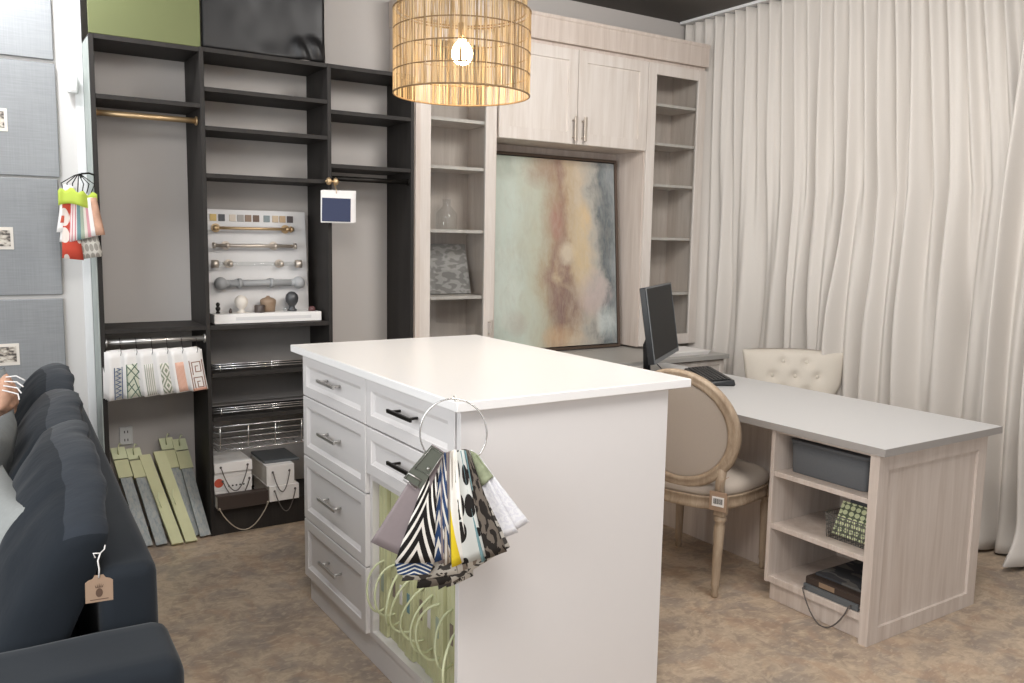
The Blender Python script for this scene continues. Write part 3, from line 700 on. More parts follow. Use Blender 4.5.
# grey boards left wall
yw = 4.278
for i, (z0, z1, xr, mat, lb) in enumerate(((2.20, 2.93, .391, 'greylinen', 'pale linen board at the top of the left wall column'), (1.70, 2.185, .395, 'greylinen', 'pale grey linen board second from the top of the left wall'), (1.183, 1.69, .385, 'greylinen', 'grey linen board third from the top of the left wall'), (.66, 1.165, .385, 'greylinen', 'grey linen board lowest of the left wall column'))):
    t = thing('linen_board', lb, 'wall board', (-.05, yw, z0), 0, 'linen boards on the left wall')
    finish(B(-.45, xr, yw, yw+.018, z0, z1, .003), 'board', mat, t)
    px = .155; pz = (2.42, 1.93, 1.43, .925)[i]; 
    if i == 0: px = .12
    finish(B(px-.09, px+.05, yw-.003, yw-.0001, pz-.048, pz+.048, .001), 'print_mount', 'paper_c', t)
    finish(B(px-.078, px+.038, yw-.005, yw-.0031, pz-.034, pz+.034), 'print', 'photo', t)
th_ = thing('wall_sensor', 'small white wall sensor beside the closet shelving', 'sensor', (.458, 4.285, 2.1))
finish(B(.438, .478, 4.250, 4.284, 2.065, 2.15, .006, 2), 'sensor_case', 'socket', th_)
finish(B(.446, .470, 4.247, 4.2499, 2.075, 2.105, .001), 'sensor_lens', 'wall', th_)
o = thing('wall_socket', 'white wall socket behind the lime sample bundles', 'socket', (.644, 4.438, .47))
finish(B(.615, .675, 4.43, 4.439, .43, .52, .003), 'socket_plate', 'socket', o)
m = MB()
for z in (.455, .495):
    for x in (.638, .652): m.box(x-.002, x+.002, 4.4285, 4.43, z-.006, z+.006)
finish(m, 'slots', 'black', o)

# ------------------------------------------------------------------ hardware display board
hb = thing('display_board', 'pale board of curtain rods and colour chips in the middle closet bay', 'display board', (1.27, 4.33, 1.031))
def bt(z): return 4.32+.05*(z-1.03)/.55
m = MB(); m.sheet(lambda u, v: (1.014+.520*u, bt(1.03+.555*v), 1.034+.551*v), 2, 2, .012, False); finish(m, 'board', 'board', hb)
m = MB(); m.box(1.018, 1.555, 4.185, 4.30, 1.0315, 1.078, .002); finish(m, 'tray', 'paper', hb)
finish(B(1.12, 1.50, 4.1838, 4.1849, 1.047, 1.063), 'tray_text_strip', 'board', hb)
chips = [('c9ac68', 1.066), ('45464a', 1.107), ('cbbfb0', 1.16), ('9a9692', 1.200), ('8a7462', 1.238), ('6a5547', 1.278), ('7f8a8c', 1.332), ('c0ac92', 1.376), ('b29878', 1.414), ('4c4343', 1.453)]
for i, (c, x) in enumerate(chips):
    yy = bt(1.545)-.007
    finish(B(x-.016, x+.016, yy-.004, yy, 1.528, 1.562, .001), 'colour_chip', plain('chip_'+'abcdefghij'[i], c, .5), hb)
def drod(z, x0, x1, r, mat, br, fin):
    t = bt(z)-.008; y = t-.04
    m = MB(); m.rod((x0, y, z), (x1, y, z), r, 14); o = finish(m, 'curtain_rod', mat if mat != 'clear' else 'acrylic', hb)
    for x in br:
        m = MB(); m.rod((x, t, z), (x, t-.006, z), .022, 16); m.rod((x, t-.006, z), (x, y, z), .006, 10); m.rod((x-.008, y, z), (x+.008, y, z), r*1.45, 14)
        finish(m, 'bracket', mat if mat != 'clear' else 'champ', o)
    for x, q in ((x0, -1), (x1, 1)):
        m = MB(); fin(m, x, q, y, z); finish(m, 'finial', mat if mat != 'clear' else 'champ', o)
def f_hex(m, x, s_, y, z): m.rod((x, y, z), (x+s_*.018, y, z), .017, 8, .010)
def f_cap(m, x, s_, y, z): m.rod((x, y, z), (x+s_*.012, y, z), .015, 14)
def f_drum(m, x, s_, y, z): m.rod((x, y, z), (x+s_*.03, y, z), .020, 16)
def f_ball(m, x, s_, y, z): m.ball((x+s_*.012, y, z), .032); m.rod((x, y, z), (x-s_*.03, y, z), .018, 14)
drod(1.494, 1.07, 1.44, .0075, 'gold', (1.075, 1.425), f_hex)
drod(1.408, 1.06, 1.455, .0085, 'champ', (1.12, 1.36), f_cap)
drod(1.318, 1.07, 1.46, .0105, 'clear', (1.13, 1.385), f_drum)
drod(1.222, 1.09, 1.46, .017, 'greyfinial', (1.17, 1.33), f_ball)
# finials standing on the tray
def fin(name, label, x, y, prof, mat, n=20):
    m = MB(); m.lathe(prof, n, Matrix.Translation((x, y, 1.0785))); tag(finish(m, name, mat, None, (x, y, 1.0785)), label, 'finial', 'loose finials on the display tray')
fin('finial', 'small black double-ball finial at the left tray end', 1.052, 4.25, [(.010, 0), (.010, .006), (.006, .01), (.011, .02), (.012, .026), (.006, .034), (.009, .04), (.010, .046), (.004, .054)], 'blackmetal')
fin('finial', 'tiny brown cone finial left of the cream ball', 1.11, 4.24, [(.008, 0), (.008, .012), (.003, .024)], 'darkwood')
fin('finial', 'cream ball finial on a white foot', 1.165, 4.25, [(.02, 0), (.02, .006), (.011, .012), (.013, .02), (.028, .034), (.033, .052), (.030, .068), (.018, .082), (.004, .087)], 'paper_c')
fin('finial', 'dark square block finial next to the cream ball', 1.25, 4.23, [(.025, 0), (.026, .004), (.026, .034), (.022, .038)], 'darkwood', 4)
fin('finial', 'brown carved crown finial at the tray centre', 1.305, 4.27, [(.034, 0), (.036, .02), (.040, .045), (.040, .058), (.030, .066), (.012, .072), (.006, .08)], 'brownw', 12)
fin('finial', 'tiny clear finial left of the dark ball', 1.385, 4.24, [(.012, 0), (.012, .015), (.009, .022)], 'acrylic', 8)
fin('finial', 'dark grey ball finial on a turned neck', 1.425, 4.26, [(.024, 0), (.024, .008), (.016, .014), (.014, .026), (.020, .032), (.030, .048), (.033, .066), (.029, .084), (.015, .097), (.004, .1)], plain('iron', '4b4c4e', .4, .4))
fin('finial', 'short wine-brown finial at the right tray end', 1.52, 4.23, [(.018, 0), (.018, .012), (.014, .02), (.008, .024)], plain('wine', '5a3838', .5))

# ------------------------------------------------------------------ samples on the nickel rod
def strokes(mb, fr, segs, w_, lift):
    """flat strokes on a card; fr maps (u,v)->world, segs list of ((u0,v0),(u1,v1))"""
    for (a, b) in segs:
        pa_, pb_ = fr(*a), fr(*b); d = (pb_-pa_); L = d.length
        if L < 1e-6: continue
        d.normalize(); s_ = d.cross(Vector((0, -1, 0))).normalized()*w_/2; e_ = d*w_*.5
        q = [pa_-e_+s_, pb_+e_+s_, pb_+e_-s_, pa_-e_-s_]; mb.prism([p+Vector((0, -lift, 0)) for p in q], (0, -.0008, 0))
labels6 = ['white fabric sample with narrow blue scroll print, leftmost on the nickel rod', 'white sample with green lattice print on the nickel rod', 'white sample with fine grey-green stripes on the nickel rod',
           'white sample with sage diamonds on the nickel rod', 'white sample with plain rose stripe on the nickel rod', 'white sample with brown greek key print, rightmost on the nickel rod']
for i in range(6):
    x0 = .536+.066*i; wd = .078; zt = .925-.001*i; dx = -.004+.003*i; hh = .212-.004*i
    t = thing('hanging_sample', labels6[i], 'fabric sample', (x0+.04, 4.14, zt-hh), 0, 'fabric samples on the nickel rod')
    def fr(u, v, x0=x0, dx=dx, zt=zt, hh=hh, i=i, yo=0):
        cv = .012*(1-v)**2*(i > 1)
        return Vector((x0+wd*u+dx*(1-v)+cv, 4.118-.012*(1-v)+yo+.018*u, zt-hh*(1-v)+.004*u))
    m = MB(); m.sheet(lambda u, v: fr(u, v), 4, 8, .002)
    for k in range(1, 4): m.sheet(lambda u, v, k=k: fr(u-.08*k, v, yo=.007*k)+Vector((0, 0, .004*k)), 3, 6, .0015)
    finish(m, 'sample_cards', 'paper', t)
    m = MB(); hx = x0+wd*.7
    m.tube([(hx, 4.128, zt-.012), (hx, 4.108, zt+.005), (hx, 4.128, zt+.03), (hx, 4.132, zt+.05), (hx, 4.150, zt+.0655), (hx, 4.168, zt+.05)], .0014, 6)
    finish(m, 'wire_hook', 'blackmetal', t)
    m = MB()
    if i == 1:
        m.sheet(lambda u, v: fr(.12+.76*u, .02+.72*v)+Vector((0, -.0018, 0)), 3, 6, .001)
        finish(m, 'print', plain('lattice_ground', 'd5d7c6', .8), t); m = MB()
        sg = [((.12, .02), (.12, .74)), ((.88, .02), (.88, .74))]
        for (a, b, c, d) in ((.12, .72, .88, .36), (.12, .5, .7, .74), (.12, .28, .88, .60), (.12, .38, .75, .02), (.3, .02, .88, .26), (.12, .14, .5, .3), (.45, .74, .88, .52), (.5, .46, .88, .02)): sg.append(((a, b), (c, d)))
        strokes(m, fr, sg, .0045, .003); finish(m, 'print_lines', 'greenink', t)
    elif i == 5:
        key = []
        for o_ in (.02, .40):
            pp = [(.28, o_), (.28, o_+.30), (.78, o_+.30), (.78, o_+.06), (.46, o_+.06), (.46, o_+.2), (.62, o_+.2)]
            key += list(zip(pp[:-1], pp[1:]))
        key += [((.14, .0), (.14, .74)), ((.9, .0), (.9, .74)), ((.28, .02), (.78, .02))]
        strokes(m, fr, key, .004, .0016); finish(m, 'print_lines', plain('key_ink', '8a6455', .8), t)
        m = MB(); m.sheet(lambda u, v: fr(.1+.84*u, .0+.06*v)+Vector((0, -.002, 0)), 3, 2, .001); finish(m, 'print', 'rose', t)
    elif i == 0:
        m.sheet(lambda u, v: fr(.35+.4*u, .02+.66*v)+Vector((0, -.0018, 0)), 3, 6, .001); finish(m, 'print', 'stripe_g', t)
        m = MB(); sg = [((.34, .02), (.34, .68)), ((.76, .02), (.76, .68))]
        for k in range(7): sg += [((.42, .06+.09*k), (.68, .10+.09*k)), ((.68, .10+.09*k), (.5, .13+.09*k))]
        strokes(m, fr, sg, .004, .003); finish(m, 'print_lines', 'blueink', t)
    else:
        m.sheet(lambda u, v: fr(.2+.66*u, .02+.70*v)+Vector((0, -.0018, 0)), 3, 6, .001)
        finish(m, 'print', {2: 'stripe_g', 3: 'diamond', 4: 'stripe_r'}[i], t)

# ------------------------------------------------------------------ lime bundles on the closet floor
def strip(mb, b, t_, w_, d_, f0=0, f1=1, lat=Vector((1, 0, 0))):
    b, t_ = Vector(b), Vector(t_); a, c = b.lerp(t_, f0), b.lerp(t_, f1); ax = (t_-b).normalized(); fw = lat.cross(ax).normalized()
    mb.loft([[p+lat*(w_/2)*sx+fw*d_/2*sy_ for sx, sy_ in ((-1, -1), (1, -1), (1, 1), (-1, 1))] for p in (a, c)], smooth=False)
bun = [((.672, 4.12, .004), (.600, 4.375, .40), 'b', 'lime headed grey sample bundle, leftmost of those on the closet floor'), ((.735, 4.11, .004), (.668, 4.37, .39), 'b', 'lime headed grey sample bundle left of the two plain lime strips'),
       ((.800, 4.085, .004), (.712, 4.36, .385), 'g', 'plain lime sample strip with corded handle, left one of the pair'), ((.862, 4.085, .004), (.778, 4.355, .395), 'g', 'plain lime sample strip with corded handle, right one of the pair'),
       ((.905, 4.16, .004), (.822, 4.385, .42), 'b', 'lime headed grey sample bundle right of the plain lime strips'), ((.938, 4.13, .004), (.882, 4.375, .41), 'b', 'lime headed grey sample bundle against the dark closet divider')]
for b, t_, kd, lb in bun:
    t = thing('sample_bundle', lb, 'sample bundle', (b[0], b[1], 0), 0, 'sample bundles leaning on the closet floor')
    b, t_ = Vector(b), Vector(t_)
    if kd == 'g':
        m = MB(); strip(m, b+Vector((0, 0, .004)), t_, .052, .022); finish(m, 'cover', 'lime', t)
        m = MB(); c = b.lerp(t_, .5)+Vector((0, -.014, -.006)); m.tube([c+Vector((-.01, .0, .045)), c+Vector((-.016, -.02, .02)), c+Vector((-.004, -.024, -.02)), c+Vector((.012, -.002, -.04))], .0025, 6); finish(m, 'cord_handle', 'limecord', t)
        m = MB(); strip(m, b+Vector((0.004, -.0125, -.004)), t_+Vector((0, -.0125, -.004)), .024, .003, .45, .62); finish(m, 'label', 'paper', t)
    else:
        m = MB()
        for k, (ox, w_) in enumerate(((-.012, .026), (.012, .026))): strip(m, b+Vector((ox, .004*k, .004)), t_+Vector((ox, .004*k, 0)), w_, .018, 0, .86)
        finish(m, 'fabric_lengths', 'greysample', t)
        m = MB(); strip(m, b, t_, .062, .030, .74, .93); finish(m, 'header', 'lime', t)
        m = MB(); strip(m, b+Vector((0, .012, 0)), t_+Vector((0, .02, .02)), .064, .008, .9, 1.02); m.tube([t_+Vector((0, .004, 0)), t_+Vector((-.004, -.004, .03)), t_+Vector((.006, 0, .055)), t_+Vector((.014, .012, .045))], .003, 6); finish(m, 'hanger', 'limecord', t)

# ------------------------------------------------------------------ boxes / books in the low middle bay
def cbox(x0, x1, y0, y1, z0, z1, mat, lb, cords, cmat='cord', name='sample_book', deco=None):
    t = thing(name, lb, 'sample book', ((x0+x1)/2, (y0+y1)/2, z0), 0, 'corded sample books in the low middle bay')
    c = MB(); c.box(x0, x1, y0, y1, z0+.0005, z0+.005, .001); c.box(x0, x1, y0, y1, z1-.005, z1-.0005, .001); c.box(x0, x1, y0, y0+.005, z0+.005, z1-.005)
    finish(c, 'cover', mat, t); finish(B(x0+.002, x1-.002, y0+.0052, y1-.004, z0+.0052, z1-.0052), 'pages', 'paper_c', t)
    if deco: deco(t)
    if cords:
        xa, xb, drop, zz = cords; m = MB()
        m.tube([(xa, y0, zz)]+[(xa+(xb-xa)*k/14, y0-.008-.012*math.sin(PI*k/14), zz-drop*math.sin(PI*k/14)**.85) for k in range(15)]+[(xb, y0, zz)], .0026, 6)
        m.ball((xa, y0-.002, zz), .006, n=8); m.ball((xb, y0-.002, zz), .006, n=8)
        finish(m, 'cord_handle', cmat, t)
zf = .1365
def redd(t): finish(MB().rod((1.012, 4.1495, .255), (1.012, 4.1488, .255), .022, 20), 'red_logo', 'red', t)
def dots(t):
    m = MB()
    for k in range(5): m.rod((1.06+.018*k, 4.1495, .235), (1.06+.018*k, 4.1488, .235), .0045, 8)
    finish(m, 'printed_dots', 'black', t)
cbox(.992, 1.17, 4.15, 4.40, zf, .215, 'paper', 'white sample book at the bottom of the left stack', None)
cbox(.990, 1.172, 4.15, 4.40, .2155, .282, 'paper', 'white sample book with a red logo, second up in the left stack', (1.03, 1.16, .09, .262), deco=lambda t: (redd(t), dots(t)))
cbox(.992, 1.170, 4.15, 4.40, .2825, .306, 'paper', 'thin white sample book just under the top one of the left stack', None)
cbox(.990, 1.172, 4.14, 4.40, .3065, .355, 'paper', 'white sample book topping the left stack', (1.02, 1.15, .12, .335))
cbox(.988, 1.235, 4.085, 4.138, zf, .205, 'darkbrown', 'dark brown sample book with pale twine lying in front of the white stack', (.995, 1.23, .115, .145), 'cordl')
cbox(1.245, 1.395, 4.10, 4.38, zf, .215, 'paper', 'white boxy sample book under the rounded white one', (1.27, 1.375, .105, .19))
cbox(1.235, 1.375, 4.11, 4.38, .2155, .318, 'paper', 'rounded white sample book topping the right stack', (1.265, 1.35, .10, .285))
tag(finish(B(1.24, 1.42, 4.16, 4.40, .3185, .33, .002), 'magazine', 'greyplastic', None, (1.33, 4.28, .3185)), 'flat grey magazine on top of the right stack', 'magazine')

# ------------------------------------------------------------------ hanging multicoloured samples left of the unit
hc = thing('fabric_sample_bunch', 'bright bunch of lime topped fabric samples hanging beside the black closet', 'fabric samples', (.44, 4.05, 1.35))
def hcs(q, y, mat, tilt=.0, label=None, nm='swatch', y2=None):
    q = [Vector((a, 0, b)) for a, b in q]
    def fn(u, v):
        t_ = q[0].lerp(q[1], u); b_ = q[3].lerp(q[2], u); p = b_.lerp(t_, v); return (p.x, y-.006*math.sin(PI*u)+tilt*(1-v), p.z)
    o = finish(MB().sheet(fn, 4, 6, .002), nm, mat, hc)
    if label: o['label'] = label
hcs(((.38, 1.63), (.42, 1.63), (.450, 1.343), (.368, 1.352)), 4.055, 'red_scroll', label='red scroll print swatch')
hcs(((.41, 1.55), (.49, 1.55), (.528, 1.36), (.430, 1.345)), 4.075, 'grey_scroll', label='grey medallion swatch')
hcs(((.375, 1.60), (.40, 1.60), (.392, 1.46), (.352, 1.46)), 4.06, 'paper'); hcs(((.372, 1.53), (.388, 1.53), (.384, 1.50), (.366, 1.50)), 4.057, 'red')
hcs(((.372, 1.5), (.385, 1.5), (.378, 1.42), (.362, 1.42)), 4.062, 'paper')
cols = [('pinkstripe', .408, .43), ('pinkstripe', .415, .44), ('teal', .427, .452), ('sage', .437, .462), ('paper_c', .448, .470), ('pink', .455, .476), ('paper', .462, .49), ('peach', .475, .505)]
for k, (mt_, a, b) in enumerate(cols):
    sh_ = .004*(k-3); hcs(((a+.002, 1.60+.005*(k > 4)), (b, 1.60+.01*(k > 4)), (b+sh_*1.3+.008, 1.425+.004*k), (a+sh_, 1.42+.004*k)), 4.05-.003*k, mt_)
def limef(u, v): return (.362+.148*u, 4.035-.012*math.sin(PI*u)+.01*math.sin(u*9), 1.572+.06*v+.018*math.sin(u*6)*.5+.008*math.sin(u*23)*v)
finish(MB().sheet(limef, 16, 4, .004), 'lime_header', 'lime2', hc)
hcs(((.385, 1.66), (.43, 1.65), (.43, 1.61), (.375, 1.615)), 4.045, 'paper')
m = MB()
for k in range(7):
    xx = .385+.017*k; m.tube([(xx, 4.045, 1.625), (xx-.008+.004*k, 4.05, 1.665), (.43+.005*k, 4.07, 1.70), (.455, 4.10, 1.71-.003*k), (.47, 4.118, 1.70)], .0022, 6)
finish(m, 'wire_loops', 'blackmetal', hc)
m = MB(); m.tube([(.46, 4.10, 1.71), (.49, 4.115, 1.715), (.511, 4.128, 1.71)], .004, 8); finish(m, 'hook', 'blackmetal', hc)

# navy sample on gold bracket
gb = thing('gold_bracket', 'small gold double knob bracket on the closet divider', 'bracket', (1.56, 4.11, 1.73))
m = MB()
m.rod((1.585, 4.129, 1.735), (1.585, 4.100, 1.735), .005, 10)
for x, s_ in ((1.555, 1), (1.615, -1)):
    m.lathe([(.005, 0), (.016, .004), (.020, .012), (.016, .020), (.007, .026)], 16, Matrix.Translation((x, 4.10, 1.735)) @ Matrix.Rotation(PI/2*s_, 4, 'Y'))
m.rod((1.55, 4.10, 1.735), (1.62, 4.10, 1.735), .005, 10); finish(m, 'knob_pair', 'gold', gb)
ns = thing('fabric_sample_card', 'white card with a navy fabric patch hanging from the gold bracket', 'fabric sample', (1.605, 4.09, 1.525))
for k in range(3):
    m = MB(); o_ = .004*(2-k)
    m.sheet(lambda u, v: (1.520+.172*u-.006*(1-v)+o_*2.2, 4.098-.006*k-.012*(1-v), 1.530+.158*v+.002*u+o_*.4), 2, 2, .002, False)
    finish(m, 'card', 'paper', ns)
m = MB(); m.sheet(lambda u, v: (1.525+.150*u-.006*(1-v), 4.081-.010*(1-v), 1.536+.116*v), 2, 2, .002, False); finish(m, 'navy_patch', 'navyfab', ns)
m = MB(); m.tube([(1.60, 4.085, 1.675), (1.60, 4.08, 1.69), (1.60, 4.095, 1.705), (1.59, 4.098, 1.7275)], .002, 6); finish(m, 'loop', 'gold', ns)

# ------------------------------------------------------------------ pendant lamp
lc = Vector((1.484, 2.622, 0)); RL = .234; z0 = 1.956; z1 = 2.232
lp = thing('pendant_lamp', 'golden woven drum pendant lamp hanging over the white island', 'lamp', (lc.x, lc.y, z0))
ringf = lambda z, r, n=64: [(lc.x+r*math.cos(2*PI*k/n), lc.y+r*math.sin(2*PI*k/n), z) for k in range(n)]
m = MB()
for j in range(5):
    m.tube(ringf(z0+(z1-z0)*j/4, RL), .0032 if j in (0, 4) else .0024, 6, closed=True)
for k in range(4):
    a = 2*PI*k/4+.3; m.rod((lc.x+RL*math.cos(a), lc.y+RL*math.sin(a), z0), (lc.x+RL*math.cos(a), lc.y+RL*math.sin(a), z1), .002, 6)
    m.rod((lc.x, lc.y, z1+.12), (lc.x+RL*.86*math.cos(a), lc.y+RL*.86*math.sin(a), z1+.12), .002, 6)
m.tube(ringf(z1+.12, RL*.93), .003, 6, closed=True); m.tube(ringf(z1+.005, RL*.93), .003, 6, closed=True)
finish(m, 'hoops', 'ringw', lp)
def strands(n, rad, za, zb, seed, wmin, wmax):
    rnd = random.Random(seed); m = MB()
    for k in range(n):
        a = 2*PI*(k+rnd.random()*.6)/n; w_ = rnd.uniform(wmin, wmax); r_ = rad+rnd.uniform(-.003, .003); tw = rnd.uniform(-.03, .03)
        rows = []
        for j in range(7):
            z = za+(zb-za)*j/6; aa = a+tw*j/6+rnd.uniform(-.004, .004); c_, s_ = math.cos(aa), math.sin(aa)
            p = Vector((lc.x+r_*c_, lc.y+r_*s_, z)); t_ = Vector((-s_, c_, 0)); n_ = Vector((c_, s_, 0))
            rows.append([p+t_*w_/2, p+n_*.0006, p-t_*w_/2, p-n_*.0006])
        m.loft(rows, smooth=False)
    return m
finish(strands(430, RL-.001, z0, z1, 3, .0012, .0040), 'shade', 'wicker', lp)
finish(strands(330, RL*.93, z1, z1+.125, 5, .0014, .0042), 'upper_shade', 'wicker', lp)
bz = 2.095
m = MB(); m.rod((lc.x, lc.y, z1+.12), (lc.x, lc.y, 2.93), .004, 8); m.rod((lc.x, lc.y, bz+.045), (lc.x, lc.y, bz+.10), .016, 14); m.rod((lc.x, lc.y, 2.92), (lc.x, lc.y, 2.949), .05, 20)
finish(m, 'cord', 'gold', lp)
m = MB(); m.lathe([(.012, .05), (.014, .042), (.027, .028), (.036, .006), (.037, -.006), (.031, -.024), (.018, -.035), (.003, -.038)], 20, Matrix.Translation((lc.x, lc.y, bz)))
finish(m, 'bulb', 'bulb', lp)

# ------------------------------------------------------------------ curtains
def curtain(ya_t, ya_b, yb_t, yb_b, seed, label, nf, xo=0):
    rnd = random.Random(seed); ph = [rnd.uniform(0, 6.28) for _ in range(8)]
    def fold(t, k):   # soft irregular folds
        w = math.sin(t)+.35*math.sin(2*t+ph[k]); return w/1.2
    def fn(u, v):
        lo = 1-v
        q_ = max(0, (v-.6)/.4); ya = ya_b+(ya_t-ya_b)*q_; yb = yb_b+(yb_t-yb_b)*q_
        n1 = noise.noise(Vector((u*6+seed, v*1.3, 0))); n2 = noise.noise(Vector((u*14+seed, v*2.2, 5))); n3 = noise.noise(Vector((u*nf*.7, v*1.1, 9)))
        if ya < 3: ya -= 0
        y = ya+(yb-ya)*u+(.03*n1+.02*n2)*min(1, lo*3)*(math.sin(u*PI))**.3
        t = u*nf*2*PI
        top = fold(t, 1)
        low = fold(t*.5+1.8*n1+.8*n2, 2)*.75+.4*math.sin(t*.93+3*n1+ph[3])
        k = min(1, lo*1.6)**.8
        w1 = top*(1-k)+low*k
        w1 = math.copysign(abs(w1)**1.0, w1)-.35*max(0, -w1)**2; A = (.040+.022*k+.075*k*max(0, n3+.1*n2))*min(1, .45+max(0, 4.25-y)*1.4)
        x = 4.25-xo-A*w1-.02*k*n2-.035*lo**4-(.03*max(0, u*nf-nf+1) if xo == 0 else 0)*0
        if v > .95: x += .010*math.sin(t*2+1)*(v-.95)/.05
        if v < .07:
            q = 1-v/.07; x += -.05*q*q*(1+.8*n3*2+.4*math.sin(t*.5)); y += .03*n2*q
        return (x, y, .012+2.918*v+.012*n3*lo+.012*max(0, math.sin(t*.5))*max(0, 1-v/.07))
    return tag(finish(MB().sheet(fn, 620, 60, .003), 'curtain', 'curtain', None, (4.22, (ya_b+yb_b)/2, .01)), label, 'curtain', 'floor length curtains on the right wall')
curtain(4.41, 4.41, 2.215, 2.06, 2, 'off-white pleated floor-length curtain behind the desk, from the corner', 24)
curtain(2.125, 2.14, .75, .70, 5, 'off-white pleated curtain nearest the camera at the right edge', 13, .075)
m = MB(); m.box(4.20, 4.26, .7, 4.42, 2.932, 2.949); tag(finish(m, 'curtain_track', 'wall_white', None, (4.23, 2.5, 2.932)), 'white ceiling track carrying the off-white curtains', 'curtain track')

# ------------------------------------------------------------------ oval back chair
oc = thing('dining_chair', 'oval-back chair with weathered oak frame and greige seat between island and desk', 'chair', (2.74, 2.615, 0), math.atan2(.327, .945), local=True)
# local: +x faces forward, rear legs at x=-.22
def leg(x, y, lean, zt=.37):
    m = MB(); prof = [(.014, 0), (.016, .01), (.013, .03), (.019, .05), (.017, .06), (.020, .18), (.023, .30), (.018, .315), (.026, .325), (.026, .335), (.021, .345)]
    sh_ = Matrix(((1, 0, -lean[0], x+lean[0]*zt), (0, 1, -lean[1], y+lean[1]*zt), (0, 0, 1, 0), (0, 0, 0, 1)))
    m.lathe(prof, 16, sh_); m.box(-.024, .024, -.024, .024, .345, zt+.055, .004, mat=Matrix.Translation((x, y, 0))); return m
for y in (-.18, .18): finish(leg(-.215, y, (-.06, 0)), 'rear_leg', 'chairwood', oc)
for y in (-.21, .21): finish(leg(.205, y, (.0, 0)), 'front_leg', 'chairwood', oc)
def seat_ring(sc, z, n=48):
    out = []
    for k in range(n):
        a = 2*PI*k/n; c_, s_ = math.cos(a), math.sin(a); p = 2.9
        r_ = 1/((abs(c_)**p+abs(s_)**p)**(1/p)); x = .245*sc*r_*c_; wdt = .235+.035*(x/.245); out.append((x, wdt*sc*r_*s_, z))
    return out
m = MB(); m.loft([seat_ring(1, .362), seat_ring(1.015, .366), seat_ring(1.015, .378), seat_ring(1.0, .384), seat_ring(1.0, .404), seat_ring(1.02, .41), seat_ring(1.02, .418)]); finish(m, 'seat_rail', 'chairwood', oc)
m = MB(); m.loft([seat_ring(1.0, .4185), seat_ring(1.025, .432), seat_ring(1.02, .452), seat_ring(.97, .470), seat_ring(.85, .485), seat_ring(.6, .494), seat_ring(.3, .497)]); finish(m, 'seat', 'seatfab', oc)
# back: plane through x=-.235 leaning back
ZC = .695; AW = .238; AH = .232
def bk_(a, rr, d=0):   # a angle, rr radial scale offset in m, d out of plane
    y = (AW+rr)*math.cos(a); z = ZC+(AH+rr)*math.sin(a); lean = (z-.45)*.16; return Vector((-.232-lean+.025*(y/.24)**2+d, y, z))
def oval_sweep(prof, n=64):
    m = MB(); rows = []
    for k in range(n): rows.append([bk_(2*PI*k/n, r_, d_) for r_, d_ in prof])
    rows.append(rows[0]); V_ = [[m.bm.verts.new(p) for p in r_] for r_ in rows[:-1]]; q = len(prof)
    for i in range(n):
        for j in range(q): 
            f = m.bm.faces.new((V_[i][j], V_[i][(j+1) % q], V_[(i+1) % n][(j+1) % q], V_[(i+1) % n][j])); f.smooth = True
    return m
m = oval_sweep([(-.024, -.010), (-.018, -.018), (-.006, -.020), (0, -.014), (.008, -.020), (.018, -.018), (.023, -.008), (.023, .012), (.01, .02), (-.01, .02), (-.024, .012)])
finish(m, 'back_frame', 'chairwood', oc)
m = MB()
for y in (-.165, .165): m.tube([(-.222, y*1.09, .40), (-.224, y*1.06, .47), bk_(math.atan2(-.62, math.copysign(.78, y)), 0)], [.022, .019, .022], 12)
finish(m, 'back_posts', 'chairwood', oc)
m = MB(); 
def disc(d, bulge, flip):
    rows = []
    for rr in (1, .96, .85, .6, .3, .02):
        rows.append([bk_(2*PI*k/48, 0)*1 for k in range(48)])
        rows[-1] = []
        for k in range(48):
            a = 2*PI*k/48; y = (AW-.022)*rr*math.cos(a); z = ZC+(AH-.022)*rr*math.sin(a); rows[-1].append(Vector((-.232-(z-.45)*.16+.025*(y/.24)**2+d+bulge*(1-rr**2), y, z)))
    return rows
A_ = disc(.006, .025, 0); B_ = disc(-.006, -.006, 1)
m.loft(B_[::-1]+A_); finish(m, 'back_pad', 'seatfab', oc)
m = MB(); px_, py_ = -.258, -.19
m.box(-.006, .0, -.038, .038, .375, .455, .001, mat=Matrix.Translation((px_+.004, py_+.005, 0))); m.tube([(px_, py_, .455), (px_-.002, py_-.005, .50), (px_+.02, py_-.028, .52)], .0012, 6)
tg = finish(m, 'price_tag', 'kraft', oc); tg['label'] = 'kraft price tag with a barcode'
m = MB(); m.box(px_-.0035, px_-.0022, py_-.022, py_+.030, .395, .435); finish(m, 'sticker', 'paper', tg)
m = MB(); rn = random.Random(1); yy = py_-.016
while yy < py_+.024:
    w_ = rn.choice((.0012, .0022, .003)); m.box(px_-.0042, px_-.0036, yy, yy+w_, .405, .428); yy += w_+rn.choice((.0015, .0025))
finish(m, 'barcode', 'black', tg)

# ------------------------------------------------------------------ tufted chair facing the desk
tc = thing('tufted_chair', 'cream button-tufted chair tucked behind the far side of the desk', 'chair', (3.835, 2.965, 0), PI+math.radians(49), local=True)
